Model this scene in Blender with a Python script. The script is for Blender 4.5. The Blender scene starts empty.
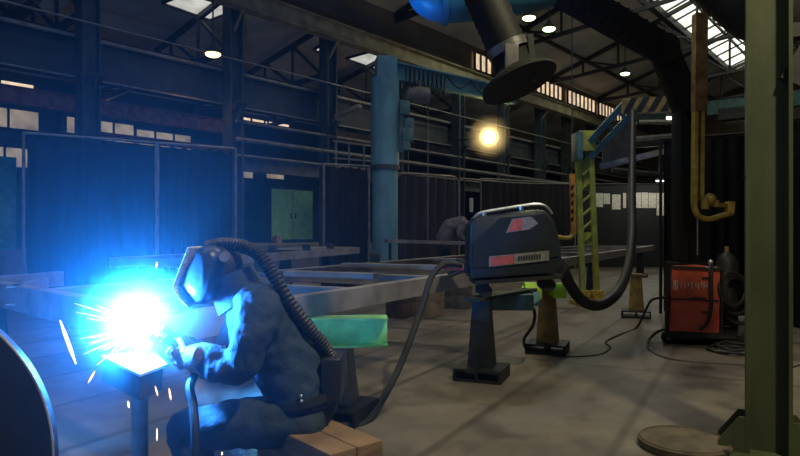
import bpy, bmesh, math, random
from mathutils import Vector, Matrix, noise
R = math.radians
random.seed(7)
scene = bpy.context.scene
C = scene.collection
CAM_Z, F, HOR = 1.3, 620.0, 232.0
V = Vector

def at(px, py, Y):
    """A point of the hall that the photograph shows at (px, py), Y metres ahead of the camera."""
    return V(((px - 400) / F * Y, Y, CAM_Z - (py - HOR) / F * Y))

HD, HN = V((.643, .766, 0)), V((.766, -.643, 0))      # hall axis and the direction across it
def H(p, q, z):
    return HN * p + HD * q + V((0, 0, z))
def row(px, X0):                                        # a point at px on a line parallel to the hall axis
    u = (px - 400) / F
    Y = X0 / (u - .839)
    return V((u * Y, Y, 0))
def along(px, p):
    w = row(px, p / .766)
    return w.dot(HD)

# ------------------------------------------------------------------ materials
def mat(name, col, rough=.6, metal=0., var=.25, scale=6., bump=.15, bscale=40., col2=None, emit=None, es=0., stretch=None):
    m = bpy.data.materials.new(name); m.use_nodes = True
    nt = m.node_tree; b = nt.nodes['Principled BSDF']
    b.inputs['Roughness'].default_value = rough; b.inputs['Metallic'].default_value = metal
    tc = nt.nodes.new('ShaderNodeTexCoord'); src = tc.outputs['Object']
    if stretch:
        mp = nt.nodes.new('ShaderNodeMapping'); mp.inputs['Scale'].default_value = stretch
        nt.links.new(src, mp.inputs['Vector']); src = mp.outputs['Vector']
    n = nt.nodes.new('ShaderNodeTexNoise'); n.inputs['Scale'].default_value = scale; n.inputs['Detail'].default_value = 5
    nt.links.new(src, n.inputs['Vector'])
    rp = nt.nodes.new('ShaderNodeValToRGB')
    c2 = col2 or tuple(c * (1 - var) for c in col)
    rp.color_ramp.elements[0].position = .35; rp.color_ramp.elements[1].position = .65
    rp.color_ramp.elements[0].color = (*c2, 1)
    rp.color_ramp.elements[1].color = (*[min(1, c * (1 + var * .4)) for c in col], 1)
    nt.links.new(n.outputs['Fac'], rp.inputs['Fac']); nt.links.new(rp.outputs['Color'], b.inputs['Base Color'])
    if bump:
        n2 = nt.nodes.new('ShaderNodeTexNoise'); n2.inputs['Scale'].default_value = bscale; n2.inputs['Detail'].default_value = 4
        nt.links.new(src, n2.inputs['Vector'])
        bp = nt.nodes.new('ShaderNodeBump'); bp.inputs['Strength'].default_value = bump; bp.inputs['Distance'].default_value = .01
        nt.links.new(n2.outputs['Fac'], bp.inputs['Height']); nt.links.new(bp.outputs['Normal'], b.inputs['Normal'])
    if emit:
        b.inputs['Emission Color'].default_value = (*emit, 1); b.inputs['Emission Strength'].default_value = es
    return m

M = {}
M['steel_dark'] = mat('dark painted steel', (.055, .06, .062), .6, .2, .4)
M['steel_blue'] = mat('blue grey painted steel', (.075, .095, .11), .6, .1, .35, stretch=(1, 1, .3))
M['steel_raw'] = mat('primed grey steel', (.4, .37, .37), .5, .35, .3, 4)
M['boom_black'] = mat('matt black boom paint', (.012, .012, .012), .8, 0, .3)
M['steel_black'] = mat('blackened steel', (.028, .028, .03), .55, .4, .4)
M['steel_rust'] = mat('rusty brown steel', (.12, .075, .055), .75, .1, .45)
M['mast_rust'] = mat('rusty ochre paint', (.3, .18, .07), .7, 0, .5, 8)
M['girder'] = mat('cream painted girder', (.34, .3, .19), .65, 0, .35, 3)
M['girder_dark'] = mat('dark blue grey girder paint', (.05, .055, .06), .65, 0, .35, 3)
M['girder_grey'] = mat('grey painted girder', (.17, .165, .155), .65, 0, .35, 3)
M['red_brown'] = mat('oxide red steel', (.4, .14, .1), .7, 0, .4)
M['jib_blue'] = mat('weathered light blue paint', (.16, .36, .46), .5, 0, .3, 3, stretch=(1, 1, .4))
M['duct_blue'] = mat('bright blue paint', (.02, .15, .26), .45, 0, .25)
M['green_col'] = mat('olive green paint', (.07, .084, .042), .6, 0, .3, 4, stretch=(1, 1, .35))
M['yellow'] = mat('worn yellow paint', (.55, .4, .07), .5, 0, .4, 9)
M['yellow_dark'] = mat('dirty yellow paint', (.28, .2, .06), .6, 0, .45, 7)
M['yellow_green'] = mat('yellow green paint', (.42, .44, .08), .55, 0, .3, 9)
M['lime'] = mat('fluorescent lime plastic', (.5, .85, .05), .4, 0, .15)
M['teal_grey'] = mat('grey teal paint', (.10, .21, .21), .55, 0, .35)
M['orange'] = mat('orange paint', (.6, .28, .06), .5, 0, .35, 9)
M['red_mach'] = mat('red orange enamel', (.55, .085, .05), .42, 0, .2, 7)
M['red_soft'] = mat('faded red sticker', (.5, .1, .1), .5, 0, .25, 25)
M['pale_mark'] = mat('worn pale lettering', (.6, .55, .5), .6, 0, .4, 60)
M['grey_mark'] = mat('grey sticker', (.22, .21, .22), .5, 0, .3, 25)
M['rubber'] = mat('black rubber', (.018, .018, .02), .6, 0, .3)
M['plastic_black'] = mat('black plastic', (.022, .026, .032), .4, 0, .3)
M['feeder'] = mat('blue black moulded plastic', (.016, .022, .03), .38, 0, .3, 5)
M['chrome'] = mat('scuffed bright metal', (.55, .55, .55), .3, .8, .25)
M['curtain'] = mat('dark blue welding curtain cloth', (.022, .034, .058), .75, 0, .3, 5, .25, 30, stretch=(1, 1, .25))
M['curtain_black'] = mat('black curtain cloth', (.014, .013, .016), .85, 0, .3, 5, .25, 30)
M['curtain_brown'] = mat('brown black curtain cloth', (.045, .035, .04), .8, 0, .4, 5, .25, 30, stretch=(1, 1, .25))
M['pipe'] = mat('dull galvanised pipe', (.3, .29, .27), .5, .4, .3)
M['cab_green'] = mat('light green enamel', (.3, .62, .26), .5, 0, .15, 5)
M['cab_shade'] = mat('shaded cabinet enamel', (.04, .1, .12), .5, 0, .3)  # dark tone paints in the shade on the cabinet's turned side
M['cab_green_dark'] = mat('dull green enamel', (.1, .32, .2), .55, 0, .25)
M['paper'] = mat('printed paper', (.62, .58, .48), .8, 0, .25, 14, 0)
M['board'] = mat('black notice board', (.012, .012, .014), .8, 0, .3)
M['timber'] = mat('sawn timber', (.24, .145, .075), .75, 0, .45, 5, .3, 50, stretch=(1, 1, 5))
M['timber_pale'] = mat('pale timber', (.4, .3, .2), .8, 0, .4, 6, .3, 50)
M['timber_dark'] = mat('dark timber', (.16, .1, .06), .8, 0, .4, 6, .3, 50)
M['jacket'] = mat('navy work jacket cloth', (.025, .052, .11), .8, 0, .35, 9, .5, 55)
M['trousers'] = mat('dark navy trouser cloth', (.03, .05, .08), .82, 0, .35, 9, .5, 55)
M['glove'] = mat('grey welding leather', (.15, .11, .12), .75, 0, .3, 18, .4, 60)
M['apron'] = mat('pale lit leather', (.6, .55, .5), .8, 0, .2, 14, .4, 50)
M['skin'] = mat('skin', (.5, .3, .23), .55, 0, .15, 12)
M['hair'] = mat('dark hair', (.03, .025, .02), .6, 0, .3, 40)
M['helmet'] = mat('dark welding helmet shell', (.035, .045, .06), .35, 0, .25, 8)
M['lens'] = mat('dark lens', (.01, .015, .012), .08, 0, .1)
M['hose'] = mat('dark breathing hose', (.018, .02, .026), .5, 0, .3)
M['green_beam'] = mat('light green primer', (.35, .85, .3), .5, 0, .35, 5)
M['brass'] = mat('tarnished brass', (.5, .38, .12), .4, .6, .3)
M['bench_grey'] = mat('worn grey paint', (.24, .23, .22), .6, .1, .35)
M['disc'] = mat('brown stained disc', (.11, .085, .055), .75, 0, .45, 8, .4, 30)
M['drum'] = mat('dark rolled steel plate', (.05, .06, .08), .5, .3, .3, 3)
M['white_cup'] = mat('off white enamel', (.6, .58, .52), .5, 0, .1)
M['person_cloth'] = mat('dark grey work cloth', (.14, .13, .155), .85, 0, .35, 12, .4, 50)

def emitmat(name, col, s):
    m = bpy.data.materials.new(name); m.use_nodes = True
    nt = m.node_tree; nt.nodes.clear()
    o = nt.nodes.new('ShaderNodeOutputMaterial'); e = nt.nodes.new('ShaderNodeEmission')
    e.inputs['Color'].default_value = (*col, 1); e.inputs['Strength'].default_value = s
    nt.links.new(e.outputs[0], o.inputs['Surface'])
    return m
def panemat(name, col, s, scale=2., lo=.35):
    """Daylight on dirty translucent panes, uneven from pane to pane."""
    m = emitmat(name, col, s); nt = m.node_tree
    e = next(n for n in nt.nodes if n.type == 'EMISSION')
    tc = nt.nodes.new('ShaderNodeTexCoord'); n = nt.nodes.new('ShaderNodeTexNoise'); n.inputs['Scale'].default_value = scale
    n.inputs['Detail'].default_value = 4
    mr = nt.nodes.new('ShaderNodeMapRange'); mr.inputs['From Min'].default_value = .3; mr.inputs['From Max'].default_value = .7
    mr.inputs['To Min'].default_value = s * lo; mr.inputs['To Max'].default_value = s
    nt.links.new(tc.outputs['Object'], n.inputs['Vector']); nt.links.new(n.outputs['Fac'], mr.inputs['Value'])
    nt.links.new(mr.outputs[0], e.inputs['Strength'])
    return m
M['sky_pane'] = panemat('skylight daylight', (.95, .97, .82), 2.0, 1.2, .5)
M['warm_pane'] = panemat('warm dirty window pane', (1., .76, .5), 1.1, 3, .5)
M['cream_pane'] = panemat('dusty daylight pane', (.85, .7, .48), .4, 1.5, .25)
M['white_pane'] = panemat('pale daylight pane', (.9, .9, .82), .75, 2, .5)
M['lamp_green'] = emitmat('mercury lamp glow', (.75, 1., .45), 5.)
M['lamp_warm'] = emitmat('warm lamp glow', (1., .62, .22), 5.)
M['lamp_flood'] = emitmat('flood lamp glow', (1., .72, .28), 22.)
M['lamp_halo'] = emitmat('warm lamp halo', (1., .6, .2), .9)
M['lamp_tube'] = emitmat('fluorescent tube glow', (.85, .92, 1.), 3.)
M['arc'] = emitmat('welding arc glow', (.9, .95, 1.), 30.)
M['spark'] = emitmat('hot spark', (1., .62, .42), 3.)
M['spark_white'] = emitmat('white hot spark', (.9, .88, 1.), 3.2)

# ------------------------------------------------------------------ mesh builder
class MB:
    def __init__(s): s.bm = bmesh.new()
    def box(s, c, size, rz=0., bev=0., rot=None):
        c = V(c); hx, hy, hz = [k / 2 for k in size]
        m = rot if rot is not None else Matrix.Rotation(rz, 3, 'Z')
        tb = bmesh.new(); bmesh.ops.create_cube(tb, size=1)
        for v in tb.verts: v.co = V((v.co.x * hx * 2, v.co.y * hy * 2, v.co.z * hz * 2))
        if bev:
            bmesh.ops.bevel(tb, geom=tb.edges[:], offset=bev, segments=2, affect='EDGES', profile=.6)
        for v in tb.verts: v.co = m @ v.co + c
        s._join(tb); return s
    def _join(s, tb):
        mp = {}
        for v in tb.verts: mp[v] = s.bm.verts.new(v.co)
        for f in tb.faces:
            try: s.bm.faces.new([mp[v] for v in f.verts])
            except ValueError: pass
        tb.free()
    def bar(s, a, b, w, h, up=(0, 0, 1), bev=0.):
        a, b = V(a), V(b); d = b - a; L = d.length
        if L < 1e-6: return s
        y = d / L; up = V(up)
        if abs(y.dot(up)) > .98: up = V((0, 1, 0)) if abs(y.y) < .9 else V((1, 0, 0))
        x = y.cross(up).normalized(); z = x.cross(y).normalized()
        s.box((a + b) / 2, (w, L, h), bev=bev, rot=Matrix((x, y, z)).transposed()); return s
    def tube(s, pts, rad, seg=12, side=None, cap=True):
        pts = [V(p) for p in pts]; n = len(pts)
        if not isinstance(rad, (list, tuple)): rad = [rad] * n
        rings = []; prev = V(side) if side is not None else None
        for i, p in enumerate(pts):
            t = (pts[min(i + 1, n - 1)] - pts[max(i - 1, 0)]).normalized()
            if prev is None:
                prev = t.orthogonal()
            x = (prev - t * prev.dot(t)).normalized(); y = t.cross(x)
            if side is None: prev = x
            r = rad[i]; ra, rb = r if isinstance(r, (list, tuple)) else (r, r)
            rings.append([s.bm.verts.new(p + x * ra * math.cos(2 * math.pi * k / seg) + y * rb * math.sin(2 * math.pi * k / seg)) for k in range(seg)])
        for i in range(n - 1):
            for k in range(seg):
                s.bm.faces.new((rings[i][k], rings[i][(k + 1) % seg], rings[i + 1][(k + 1) % seg], rings[i + 1][k]))
        if cap:
            s.bm.faces.new(rings[0][::-1]); s.bm.faces.new(rings[-1])
        return s
    def cyl(s, a, b, r, r2=None, seg=20): return s.tube([a, b], [r, r if r2 is None else r2], seg)
    def ball(s, c, r, seg=14):
        tb = bmesh.new(); bmesh.ops.create_uvsphere(tb, u_segments=seg, v_segments=max(6, seg // 2 + 2), radius=1)
        r = r if isinstance(r, (list, tuple)) else (r, r, r)
        for v in tb.verts: v.co = V((v.co.x * r[0], v.co.y * r[1], v.co.z * r[2])) + V(c)
        s._join(tb); return s
    def prism(s, poly, ext):
        ext = V(ext); a = [s.bm.verts.new(V(p)) for p in poly]; b = [s.bm.verts.new(V(p) + ext) for p in poly]
        n = len(a); s.bm.faces.new(a[::-1]); s.bm.faces.new(b)
        for i in range(n): s.bm.faces.new((a[i], a[(i + 1) % n], b[(i + 1) % n], b[i]))
        return s
    def quad(s, *p): s.bm.faces.new([s.bm.verts.new(V(k)) for k in p]); return s
    def torus(s, c, R_, r, axis=(0, 0, 1), seg=28, a0=0., a1=2 * math.pi):
        ax = V(axis).normalized(); x = ax.orthogonal().normalized(); y = ax.cross(x)
        full = abs(a1 - a0 - 2 * math.pi) < 1e-3
        return s.tube([V(c) + (x * math.cos(a0 + (a1 - a0) * k / seg) + y * math.sin(a0 + (a1 - a0) * k / seg)) * R_ for k in range(seg + 1)], r, 8)
    def build(s, name, m, parent=None, loc=None, smooth=35):
        bmesh.ops.recalc_face_normals(s.bm, faces=s.bm.faces[:])
        if parent is not None: off = wloc(parent)
        elif loc is not None: off = V(loc)
        else:
            vs = [v.co for v in s.bm.verts]
            off = V(((min(v.x for v in vs) + max(v.x for v in vs)) / 2, (min(v.y for v in vs) + max(v.y for v in vs)) / 2, min(v.z for v in vs)))
        for v in s.bm.verts: v.co -= off
        me = bpy.data.meshes.new(name); s.bm.to_mesh(me); s.bm.free()
        me.materials.append(M[m] if isinstance(m, str) else m)
        if smooth:
            me.polygons.foreach_set('use_smooth', [True] * len(me.polygons))
            me.set_sharp_from_angle(angle=R(smooth))
        o = bpy.data.objects.new(name, me); C.objects.link(o)
        if parent is not None: o.parent = parent
        else: o.location = off
        return o
def wloc(o):
    l = V(o.location)
    while o.parent: o = o.parent; l += V(o.location)
    return l
def tag(o, label=None, cat=None, group=None, kind=None):
    if label: o['label'] = label
    if cat: o['category'] = cat
    if group: o['group'] = group
    if kind: o['kind'] = kind
    return o
def thing(name, label, cat, loc=(0, 0, 0), group=None):
    o = bpy.data.objects.new(name, None); C.objects.link(o); o.location = V(loc); o.empty_display_size = .2
    return tag(o, label, cat, group)
def copy_tree(o, parent=None):
    c = o.copy(); C.objects.link(c)
    if parent is not None: c.parent = parent
    for ch in list(o.children): copy_tree(ch, c)
    return c
def struct(o): o['kind'] = 'structure'; return o
def spline(pts, n=8):
    pts = [V(p) for p in pts]; out = []
    for i in range(len(pts) - 1):
        p0, p1, p2, p3 = pts[max(i - 1, 0)], pts[i], pts[i + 1], pts[min(i + 2, len(pts) - 1)]
        for k in range(n):
            t = k / n
            out.append(.5 * ((2 * p1) + (p2 - p0) * t + (2 * p0 - 5 * p1 + 4 * p2 - p3) * t * t + (3 * p1 - p0 - 3 * p2 + p3) * t ** 3))
    out.append(pts[-1]); return out
def blob(name, mb, m, parent, voxel=.012, wr=None, smooth_it=4):
    """Fuse overlapping limbs into one continuous skin."""
    o = mb.build(name, m, parent, smooth=0)
    md = o.modifiers.new('r', 'REMESH'); md.mode = 'VOXEL'; md.voxel_size = voxel
    sm = o.modifiers.new('s', 'SMOOTH'); sm.iterations = smooth_it; sm.factor = .5
    dg = bpy.context.evaluated_depsgraph_get(); dg.update()
    me = bpy.data.meshes.new_from_object(o.evaluated_get(dg), depsgraph=dg)
    o.modifiers.clear(); o.data = me; me.name = name
    if wr:
        sc, amp = wr; ns = [v.normal.copy() for v in me.vertices]
        for v, nn in zip(me.vertices, ns):
            p = v.co * sc
            v.co += nn * amp * (noise.noise(V((p.x * .7, p.y, p.z * 1.5))) + .5 * noise.noise(p * 2.3))
    me.polygons.foreach_set('use_smooth', [True] * len(me.polygons))
    return o
def ibeam(mb, a, b, w, h, tw=.02, tf=.025, up=(0, 0, 1)):
    a, b, up = V(a), V(b), V(up)
    mb.bar(a, b, tw, h - 2 * tf, up)
    mb.bar(a + up * (h / 2 - tf / 2), b + up * (h / 2 - tf / 2), w, tf, up)
    mb.bar(a - up * (h / 2 - tf / 2), b - up * (h / 2 - tf / 2), w, tf, up)
    return mb
def cable(name, pts, r, label, m='rubber', cat='cable', n=8, seg=8, group=None):
    o = MB().tube(spline(pts, n), r, seg).build(name, m)
    return tag(o, label, cat, group)

# ------------------------------------------------------------------ camera and render look
cd = bpy.data.cameras.new('camera'); co = bpy.data.objects.new('camera', cd); C.objects.link(co)
co.location = (0, 0, CAM_Z); co.rotation_euler = (R(90), 0, 0)
cd.sensor_width = 36; cd.lens = F / 800 * 36; cd.shift_y = (HOR - 228) / 800; cd.clip_end = 200
scene.camera = co
scene.view_settings.view_transform = 'Standard'; scene.view_settings.look = 'None'
scene.view_settings.gamma = 1; scene.view_settings.exposure = 0
w = bpy.data.worlds.new('hall_air'); scene.world = w; w.use_nodes = True
bg = w.node_tree.nodes['Background']; bg.inputs['Color'].default_value = (.85, .8, .8, 1); bg.inputs['Strength'].default_value = .042
try:
    scene.cycles.volume_step_rate = 1.0; scene.cycles.max_bounces = 6; scene.cycles.use_denoising = True
    scene.cycles.sample_clamp_indirect = 3.0
except Exception: pass

# ------------------------------------------------------------------ setting
def floor_mat():
    m = bpy.data.materials.new('oily concrete'); m.use_nodes = True; nt = m.node_tree; N = nt.nodes; L = nt.links
    b = N['Principled BSDF']; tc = N.new('ShaderNodeTexCoord')
    n1 = N.new('ShaderNodeTexNoise'); n1.inputs['Scale'].default_value = .9; n1.inputs['Detail'].default_value = 8; n1.inputs['Roughness'].default_value = .65
    L.new(tc.outputs['Object'], n1.inputs['Vector'])
    r1 = N.new('ShaderNodeValToRGB'); e = r1.color_ramp.elements
    e[0].position = .3; e[0].color = (.10, .082, .066, 1); e[1].position = .68; e[1].color = (.26, .215, .172, 1)
    L.new(n1.outputs['Fac'], r1.inputs['Fac'])
    mp = N.new('ShaderNodeMapping'); mp.inputs['Rotation'].default_value = (0, 0, R(-60.75))
    L.new(tc.outputs['Object'], mp.inputs['Vector'])
    br = N.new('ShaderNodeTexBrick'); br.inputs['Scale'].default_value = 1; br.offset = 0
    br.inputs['Brick Width'].default_value = 7; br.inputs['Row Height'].default_value = .95
    br.inputs['Mortar Size'].default_value = .05; br.inputs['Mortar Smooth'].default_value = .8
    br.inputs['Color1'].default_value = (1, 1, 1, 1); br.inputs['Color2'].default_value = (.66, .66, .67, 1); br.inputs['Mortar'].default_value = (.38, .36, .34, 1)
    L.new(mp.outputs[0], br.inputs['Vector'])
    mx = N.new('ShaderNodeMixRGB'); mx.blend_type = 'MULTIPLY'; mx.inputs['Fac'].default_value = .85
    L.new(r1.outputs['Color'], mx.inputs['Color1']); L.new(br.outputs['Color'], mx.inputs['Color2'])
    n2 = N.new('ShaderNodeTexNoise'); n2.inputs['Scale'].default_value = 3.5; n2.inputs['Detail'].default_value = 6
    L.new(tc.outputs['Object'], n2.inputs['Vector'])
    r2 = N.new('ShaderNodeValToRGB'); r2.color_ramp.elements[0].position = .33; r2.color_ramp.elements[0].color = (.5, .48, .46, 1)
    r2.color_ramp.elements[1].position = .5; r2.color_ramp.elements[1].color = (1, 1, 1, 1); L.new(n2.outputs['Fac'], r2.inputs['Fac'])
    m2 = N.new('ShaderNodeMixRGB'); m2.blend_type = 'MULTIPLY'; m2.inputs['Fac'].default_value = .8
    L.new(mx.outputs[0], m2.inputs['Color1']); L.new(r2.outputs['Color'], m2.inputs['Color2']); L.new(m2.outputs[0], b.inputs['Base Color'])
    mr = N.new('ShaderNodeMapRange'); mr.inputs['To Min'].default_value = .38; mr.inputs['To Max'].default_value = .75
    L.new(n2.outputs['Fac'], mr.inputs['Value']); L.new(mr.outputs[0], b.inputs['Roughness'])
    bp = N.new('ShaderNodeBump'); bp.inputs['Strength'].default_value = .25; bp.inputs['Distance'].default_value = .01
    L.new(n2.outputs['Fac'], bp.inputs['Height']); L.new(bp.outputs[0], b.inputs['Normal'])
    return m
M['floor'] = floor_mat()
M['roof'] = mat('brown grey roof boards', (.6, .55, .46), .9, 0, .25, .8, 0)
M['wall'] = mat('dark sooty wall', (.06, .052, .05), .9, 0, .35, .6, .1)
M['wall_upper'] = mat('grey brown upper wall', (.17, .14, .11), .9, 0, .3, .7, .1)
M['concrete'] = mat('grey concrete ledge', (.2, .19, .18), .85, 0, .3, 2)

def hslab(name, p0, q0, p1, q1, z0, z1, m):
    return struct(MB().prism([H(p0, q0, z0), H(p1, q0, z0), H(p1, q1, z0), H(p0, q1, z0)], (0, 0, z1 - z0)).build(name, m, loc=H(p0, q0, z0)))
hslab('floor', -22, -5, 9, 40, -.12, 0, 'floor')
RP = -11.65                                   # row of columns
Q0, Q1 = -5, 38
struct(MB().prism([H(-18, Q0, 0), H(-18, Q1, 0), H(-18, Q1, 6.4), H(-18, Q0, 6.4)], HN * -.25).build('wall_left', 'wall'))
struct(MB().prism([H(-18, Q1, 0), H(6, Q1, 0), H(6, Q1, 11.2), H(-18, Q1, 11.2)], HD * .25).build('wall_back', 'wall_upper'))
struct(MB().prism([H(RP - .3, Q0, 6.75), H(RP - .3, Q1, 6.75), H(RP - .3, Q1, 7.85), H(RP - .3, Q0, 7.85)], HN * -.2).build('wall_clerestory', 'wall_upper'))
# main roof: left slope up to the skylight, right slope beyond the ridge
def slope(name, pa, za, pb, zb, m='roof', q0=Q0, q1=Q1, t=.12):
    return struct(MB().prism([H(pa, q0, za), H(pb, q0, zb), H(pb, q1, zb), H(pa, q1, za)], (0, 0, t)).build(name, m))
slope('ceiling', -11.95, 7.8, -7.3, 9.35)
slope('ceiling_aisle', -18.2, 5.4, RP - .3, 6.75)
slope('ceiling_ridge', -4.5, 10.4, -3.3, 10.85)
slope('ceiling_right', -3.3, 10.85, 5, 8.0)
slope('ceiling_end', -7.3, 9.35, -4.5, 10.4, q0=34.6)
# skylight strip with its bars
sk = bpy.data.objects.new('window_1', None); C.objects.link(sk); sk.location = H(-7.3, 0, 9.35); sk['kind'] = 'structure'
MB().prism([H(-7.3, Q0, 9.42), H(-4.5, Q0, 10.47), H(-4.5, 34.6, 10.47), H(-7.3, 34.6, 9.42)], (0, 0, .03)).build('skylight_pane', 'sky_pane', sk)
fb = MB()
for p in (-7.3, -6.35, -5.45, -4.5):
    z = 9.35 + (p + 7.3) * .375
    fb.bar(H(p, Q0, z), H(p, 34.6, z), .07 if p not in (-7.3, -4.5) else .22, .1 if p not in (-7.3, -4.5) else .3)
q = 0
while q < 34.6:
    fb.bar(H(-7.3, q, 9.36), H(-4.5, q, 10.41), .05, .07); q += 1.25
fb.build('skylight_frame', 'steel_dark', sk)
# clerestory windows
cwin = [(477, 494), (533.7, 564), (569.6, 597), (600.5, 615.5), (618, 632)]
for i, (a, b) in enumerate(cwin):
    qa, qb = along(a, RP - .1), along(b, RP - .1)
    o = bpy.data.objects.new('window_%d' % (i + 2), None); C.objects.link(o); o.location = H(RP - .28, qa, 6.95); o['kind'] = 'structure'
    MB().prism([H(RP - .24, qa, 6.95), H(RP - .24, qb, 6.95), H(RP - .24, qb, 7.55), H(RP - .24, qa, 7.55)], HN * .02).build('pane', 'warm_pane', o)
    f = MB(); nb = max(3, int(round((qb - qa) / .42)))
    for k in range(nb + 1):
        qq = qa + (qb - qa) * k / nb; f.bar(H(RP - .2, qq, 6.93), H(RP - .2, qq, 7.57), .07, .07, HN)
    for z in (6.93, 7.57): f.bar(H(RP - .2, qa, z), H(RP - .2, qb, z), .07, .07)
    f.build('window_frame', 'steel_rust', o)
# end wall windows
for i, (pa, pb) in enumerate(((727, 737), (739, 750))):
    o = bpy.data.objects.new('window_%d' % (i + 8), None); C.objects.link(o); o['kind'] = 'structure'
    def ew(px, z):
        u = (px - 400) / F; Y = (Q1 - .04) / (u * .643 + .766); return V((u * Y, Y, z))
    A, B = ew(pa, 7.45), ew(pb, 7.45); o.location = A
    MB().prism([A, B, B + V((0, 0, .5)), A + V((0, 0, .5))], HD * -.02).build('pane', 'white_pane', o)
    f = MB()
    for k in range(3):
        t = A.lerp(B, k / 2) - HD * .05; f.bar(t, t + V((0, 0, .5)), .07, .05, HD)
    for z in (0, .5): f.bar(A - HD * .05 + V((0, 0, z)), B - HD * .05 + V((0, 0, z)), .05, .06)
    f.build('window_frame', 'steel_dark', o)
# aisle wall windows: dusty panes between rails
aw = [(-25, 40, 3.95, 4.5), (-25, 33, 2.95, 3.5), (66, 76, 4.0, 4.5), (92, 140, 4.8, 5.1), (92, 135, 3.9, 4.5), (136, 192, 3.9, 4.4),
      (150, 196, 4.85, 5.0), (242, 254, 3.15, 3.7), (266, 285, 3.2, 3.8), (238, 290, 5.15, 5.3), (0, 35, 5.0, 5.2)]
for i, (a, b, z0, z1) in enumerate(aw):
    qa, qb = along(a, -17.9), along(b, -17.9)
    o = bpy.data.objects.new('window_%d' % (i + 10), None); C.objects.link(o); o.location = H(-17.95, qa, z0); o['kind'] = 'structure'
    MB().prism([H(-17.97, qa, z0), H(-17.97, qb, z0), H(-17.97, qb, z1), H(-17.97, qa, z1)], HN * .02).build('pane', 'cream_pane' if z1 - z0 > .35 else 'warm_pane', o)
    f = MB(); nb = max(1, int(round((qb - qa) / .6)))
    for k in range(nb + 1):
        qq = qa + (qb - qa) * k / nb; f.bar(H(-17.93, qq, z0), H(-17.93, qq, z1), .05, .05, HN)
    for z in (z0, z1): f.bar(H(-17.93, qa, z), H(-17.93, qb, z), .06, .06)
    f.build('window_frame', 'steel_dark', o)
# rooflights in the aisle roof
for i, (px, wq) in enumerate(((383, 1.1), (206, .8), (330, .12))):
    q = along(px, -12.6); z = 6.75 - .65 * .216
    o = bpy.data.objects.new('window_%d' % (i + 24), None); C.objects.link(o); o.location = H(-12.9, q, 6.5); o['kind'] = 'structure'
    pts = [H(-13.1, q - wq, 6.47), H(-12.4, q - wq * .7, 6.62), H(-12.3, q + wq, 6.64), H(-13.2, q + wq * .6, 6.45)]
    MB().prism(pts, (0, 0, .02)).build('pane', 'white_pane', o)
    f = MB()
    for k in range(4): f.bar(pts[k], pts[(k + 1) % 4], .06, .06)
    f.build('window_frame', 'steel_dark', o)
# loading ledge along the aisle
hslab('platform_aisle', -17.8, -2, -13.9, 36, 0, .95, 'concrete')

# ------------------------------------------------------------------ hall steelwork
def hall_column(q, label, m='steel_blue', top=6.55):
    t = thing('steel_column', label, 'column', H(RP, q, 0), 'columns of the aisle row')
    b = MB()
    for s in (-.15, .15): b.bar(H(RP, q + s, .02), H(RP, q + s, top), .32, .03, HD)
    b.bar(H(RP, q, .02), H(RP, q, top), .03, .28, HD)
    b.build('shaft', m, t)
    MB().prism([H(RP - .3, q - .3, 0), H(RP + .3, q - .3, 0), H(RP + .3, q + .3, 0), H(RP - .3, q + .3, 0)], (0, 0, .03)).build('base_plate', 'steel_dark', t)
    k = MB(); k.prism([H(RP + .16, q - .14, 3.95), H(RP + .16, q + .14, 3.95), H(RP + .34, q + .14, 4.12), H(RP + .34, q - .14, 4.12)], (0, 0, .03))
    k.prism([H(RP + .16, q, 3.7), H(RP + .36, q, 4.12), H(RP + .16, q, 4.12)], HD * .03)
    k.build('crane_bracket', m, t)
    return t
cols = [(88, 'dark blue steel column rising behind the left welding curtain'), (233, 'dark steel column at the right end of the blue curtain, beside the warm pendant lamp'),
        (328, 'steel column between the green cabinet and the narrow brown curtain'), (401, 'steel column hidden close behind the blue jib crane post'),
        (458, 'steel column behind the hooped curtain frame'), (503, 'steel column just right of the glowing flood lamp'), (540, 'steel column left of the yellow lattice post')]
for px, lb in cols: hall_column(along(px, RP), lb)
hall_column(2.2, 'outermost steel column of the aisle row, left of the blue curtain')
for px, lb in ((566, 'far steel column behind the yellow lattice post'), (590, 'farthest steel column of the aisle row')): hall_column(along(px, RP), lb, 'steel_dark')

g = MB(); ibeam(g, H(RP + .35, -3, 6.35), H(RP + .35, 37.5, 6.35), .3, .42); 
gt = thing('crane_runway_girder', 'long cream crane runway girder running along the top of the column row', 'girder', H(RP + .35, 0, 6.14))
g.build('beam', 'girder', gt)
MB().bar(H(RP + .35, -3, 6.6), H(RP + .35, 37.5, 6.6), .06, .08).build('rail', 'steel_dark', gt)
for q in [along(c[0], RP) for c in cols]: MB().bar(H(RP + .35, q, 6.15), H(RP + .02, q, 5.75), .06, .06).build('bracket', 'girder', gt)
gt = thing('lower_runway_girder', 'deep grey lower girder with pale rail along the aisle columns', 'girder', H(RP + .3, 0, 4.12))
g = MB(); ibeam(g, H(RP - .33, -4, 4.5), H(RP - .33, 37.5, 4.5), .26, .74); g.build('beam', 'girder_dark', gt)
MB().bar(H(RP - .22, -4, 4.9), H(RP - .22, 37.5, 4.9), .05, .06).build('rail', 'pipe', gt)
MB().bar(H(RP - .19, -4, 4.14), H(RP - .19, 37.5, 4.14), .03, .03).build('edge_strip', 'pipe', gt)
tag(MB().tube([H(RP + .22, -4, 5.06), H(RP + .22, 37.5, 5.06)], .022, 6).build('conduit', 'pipe'), 'thin pale conduit running straight along the columns above the lower girder', 'pipe')
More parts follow.
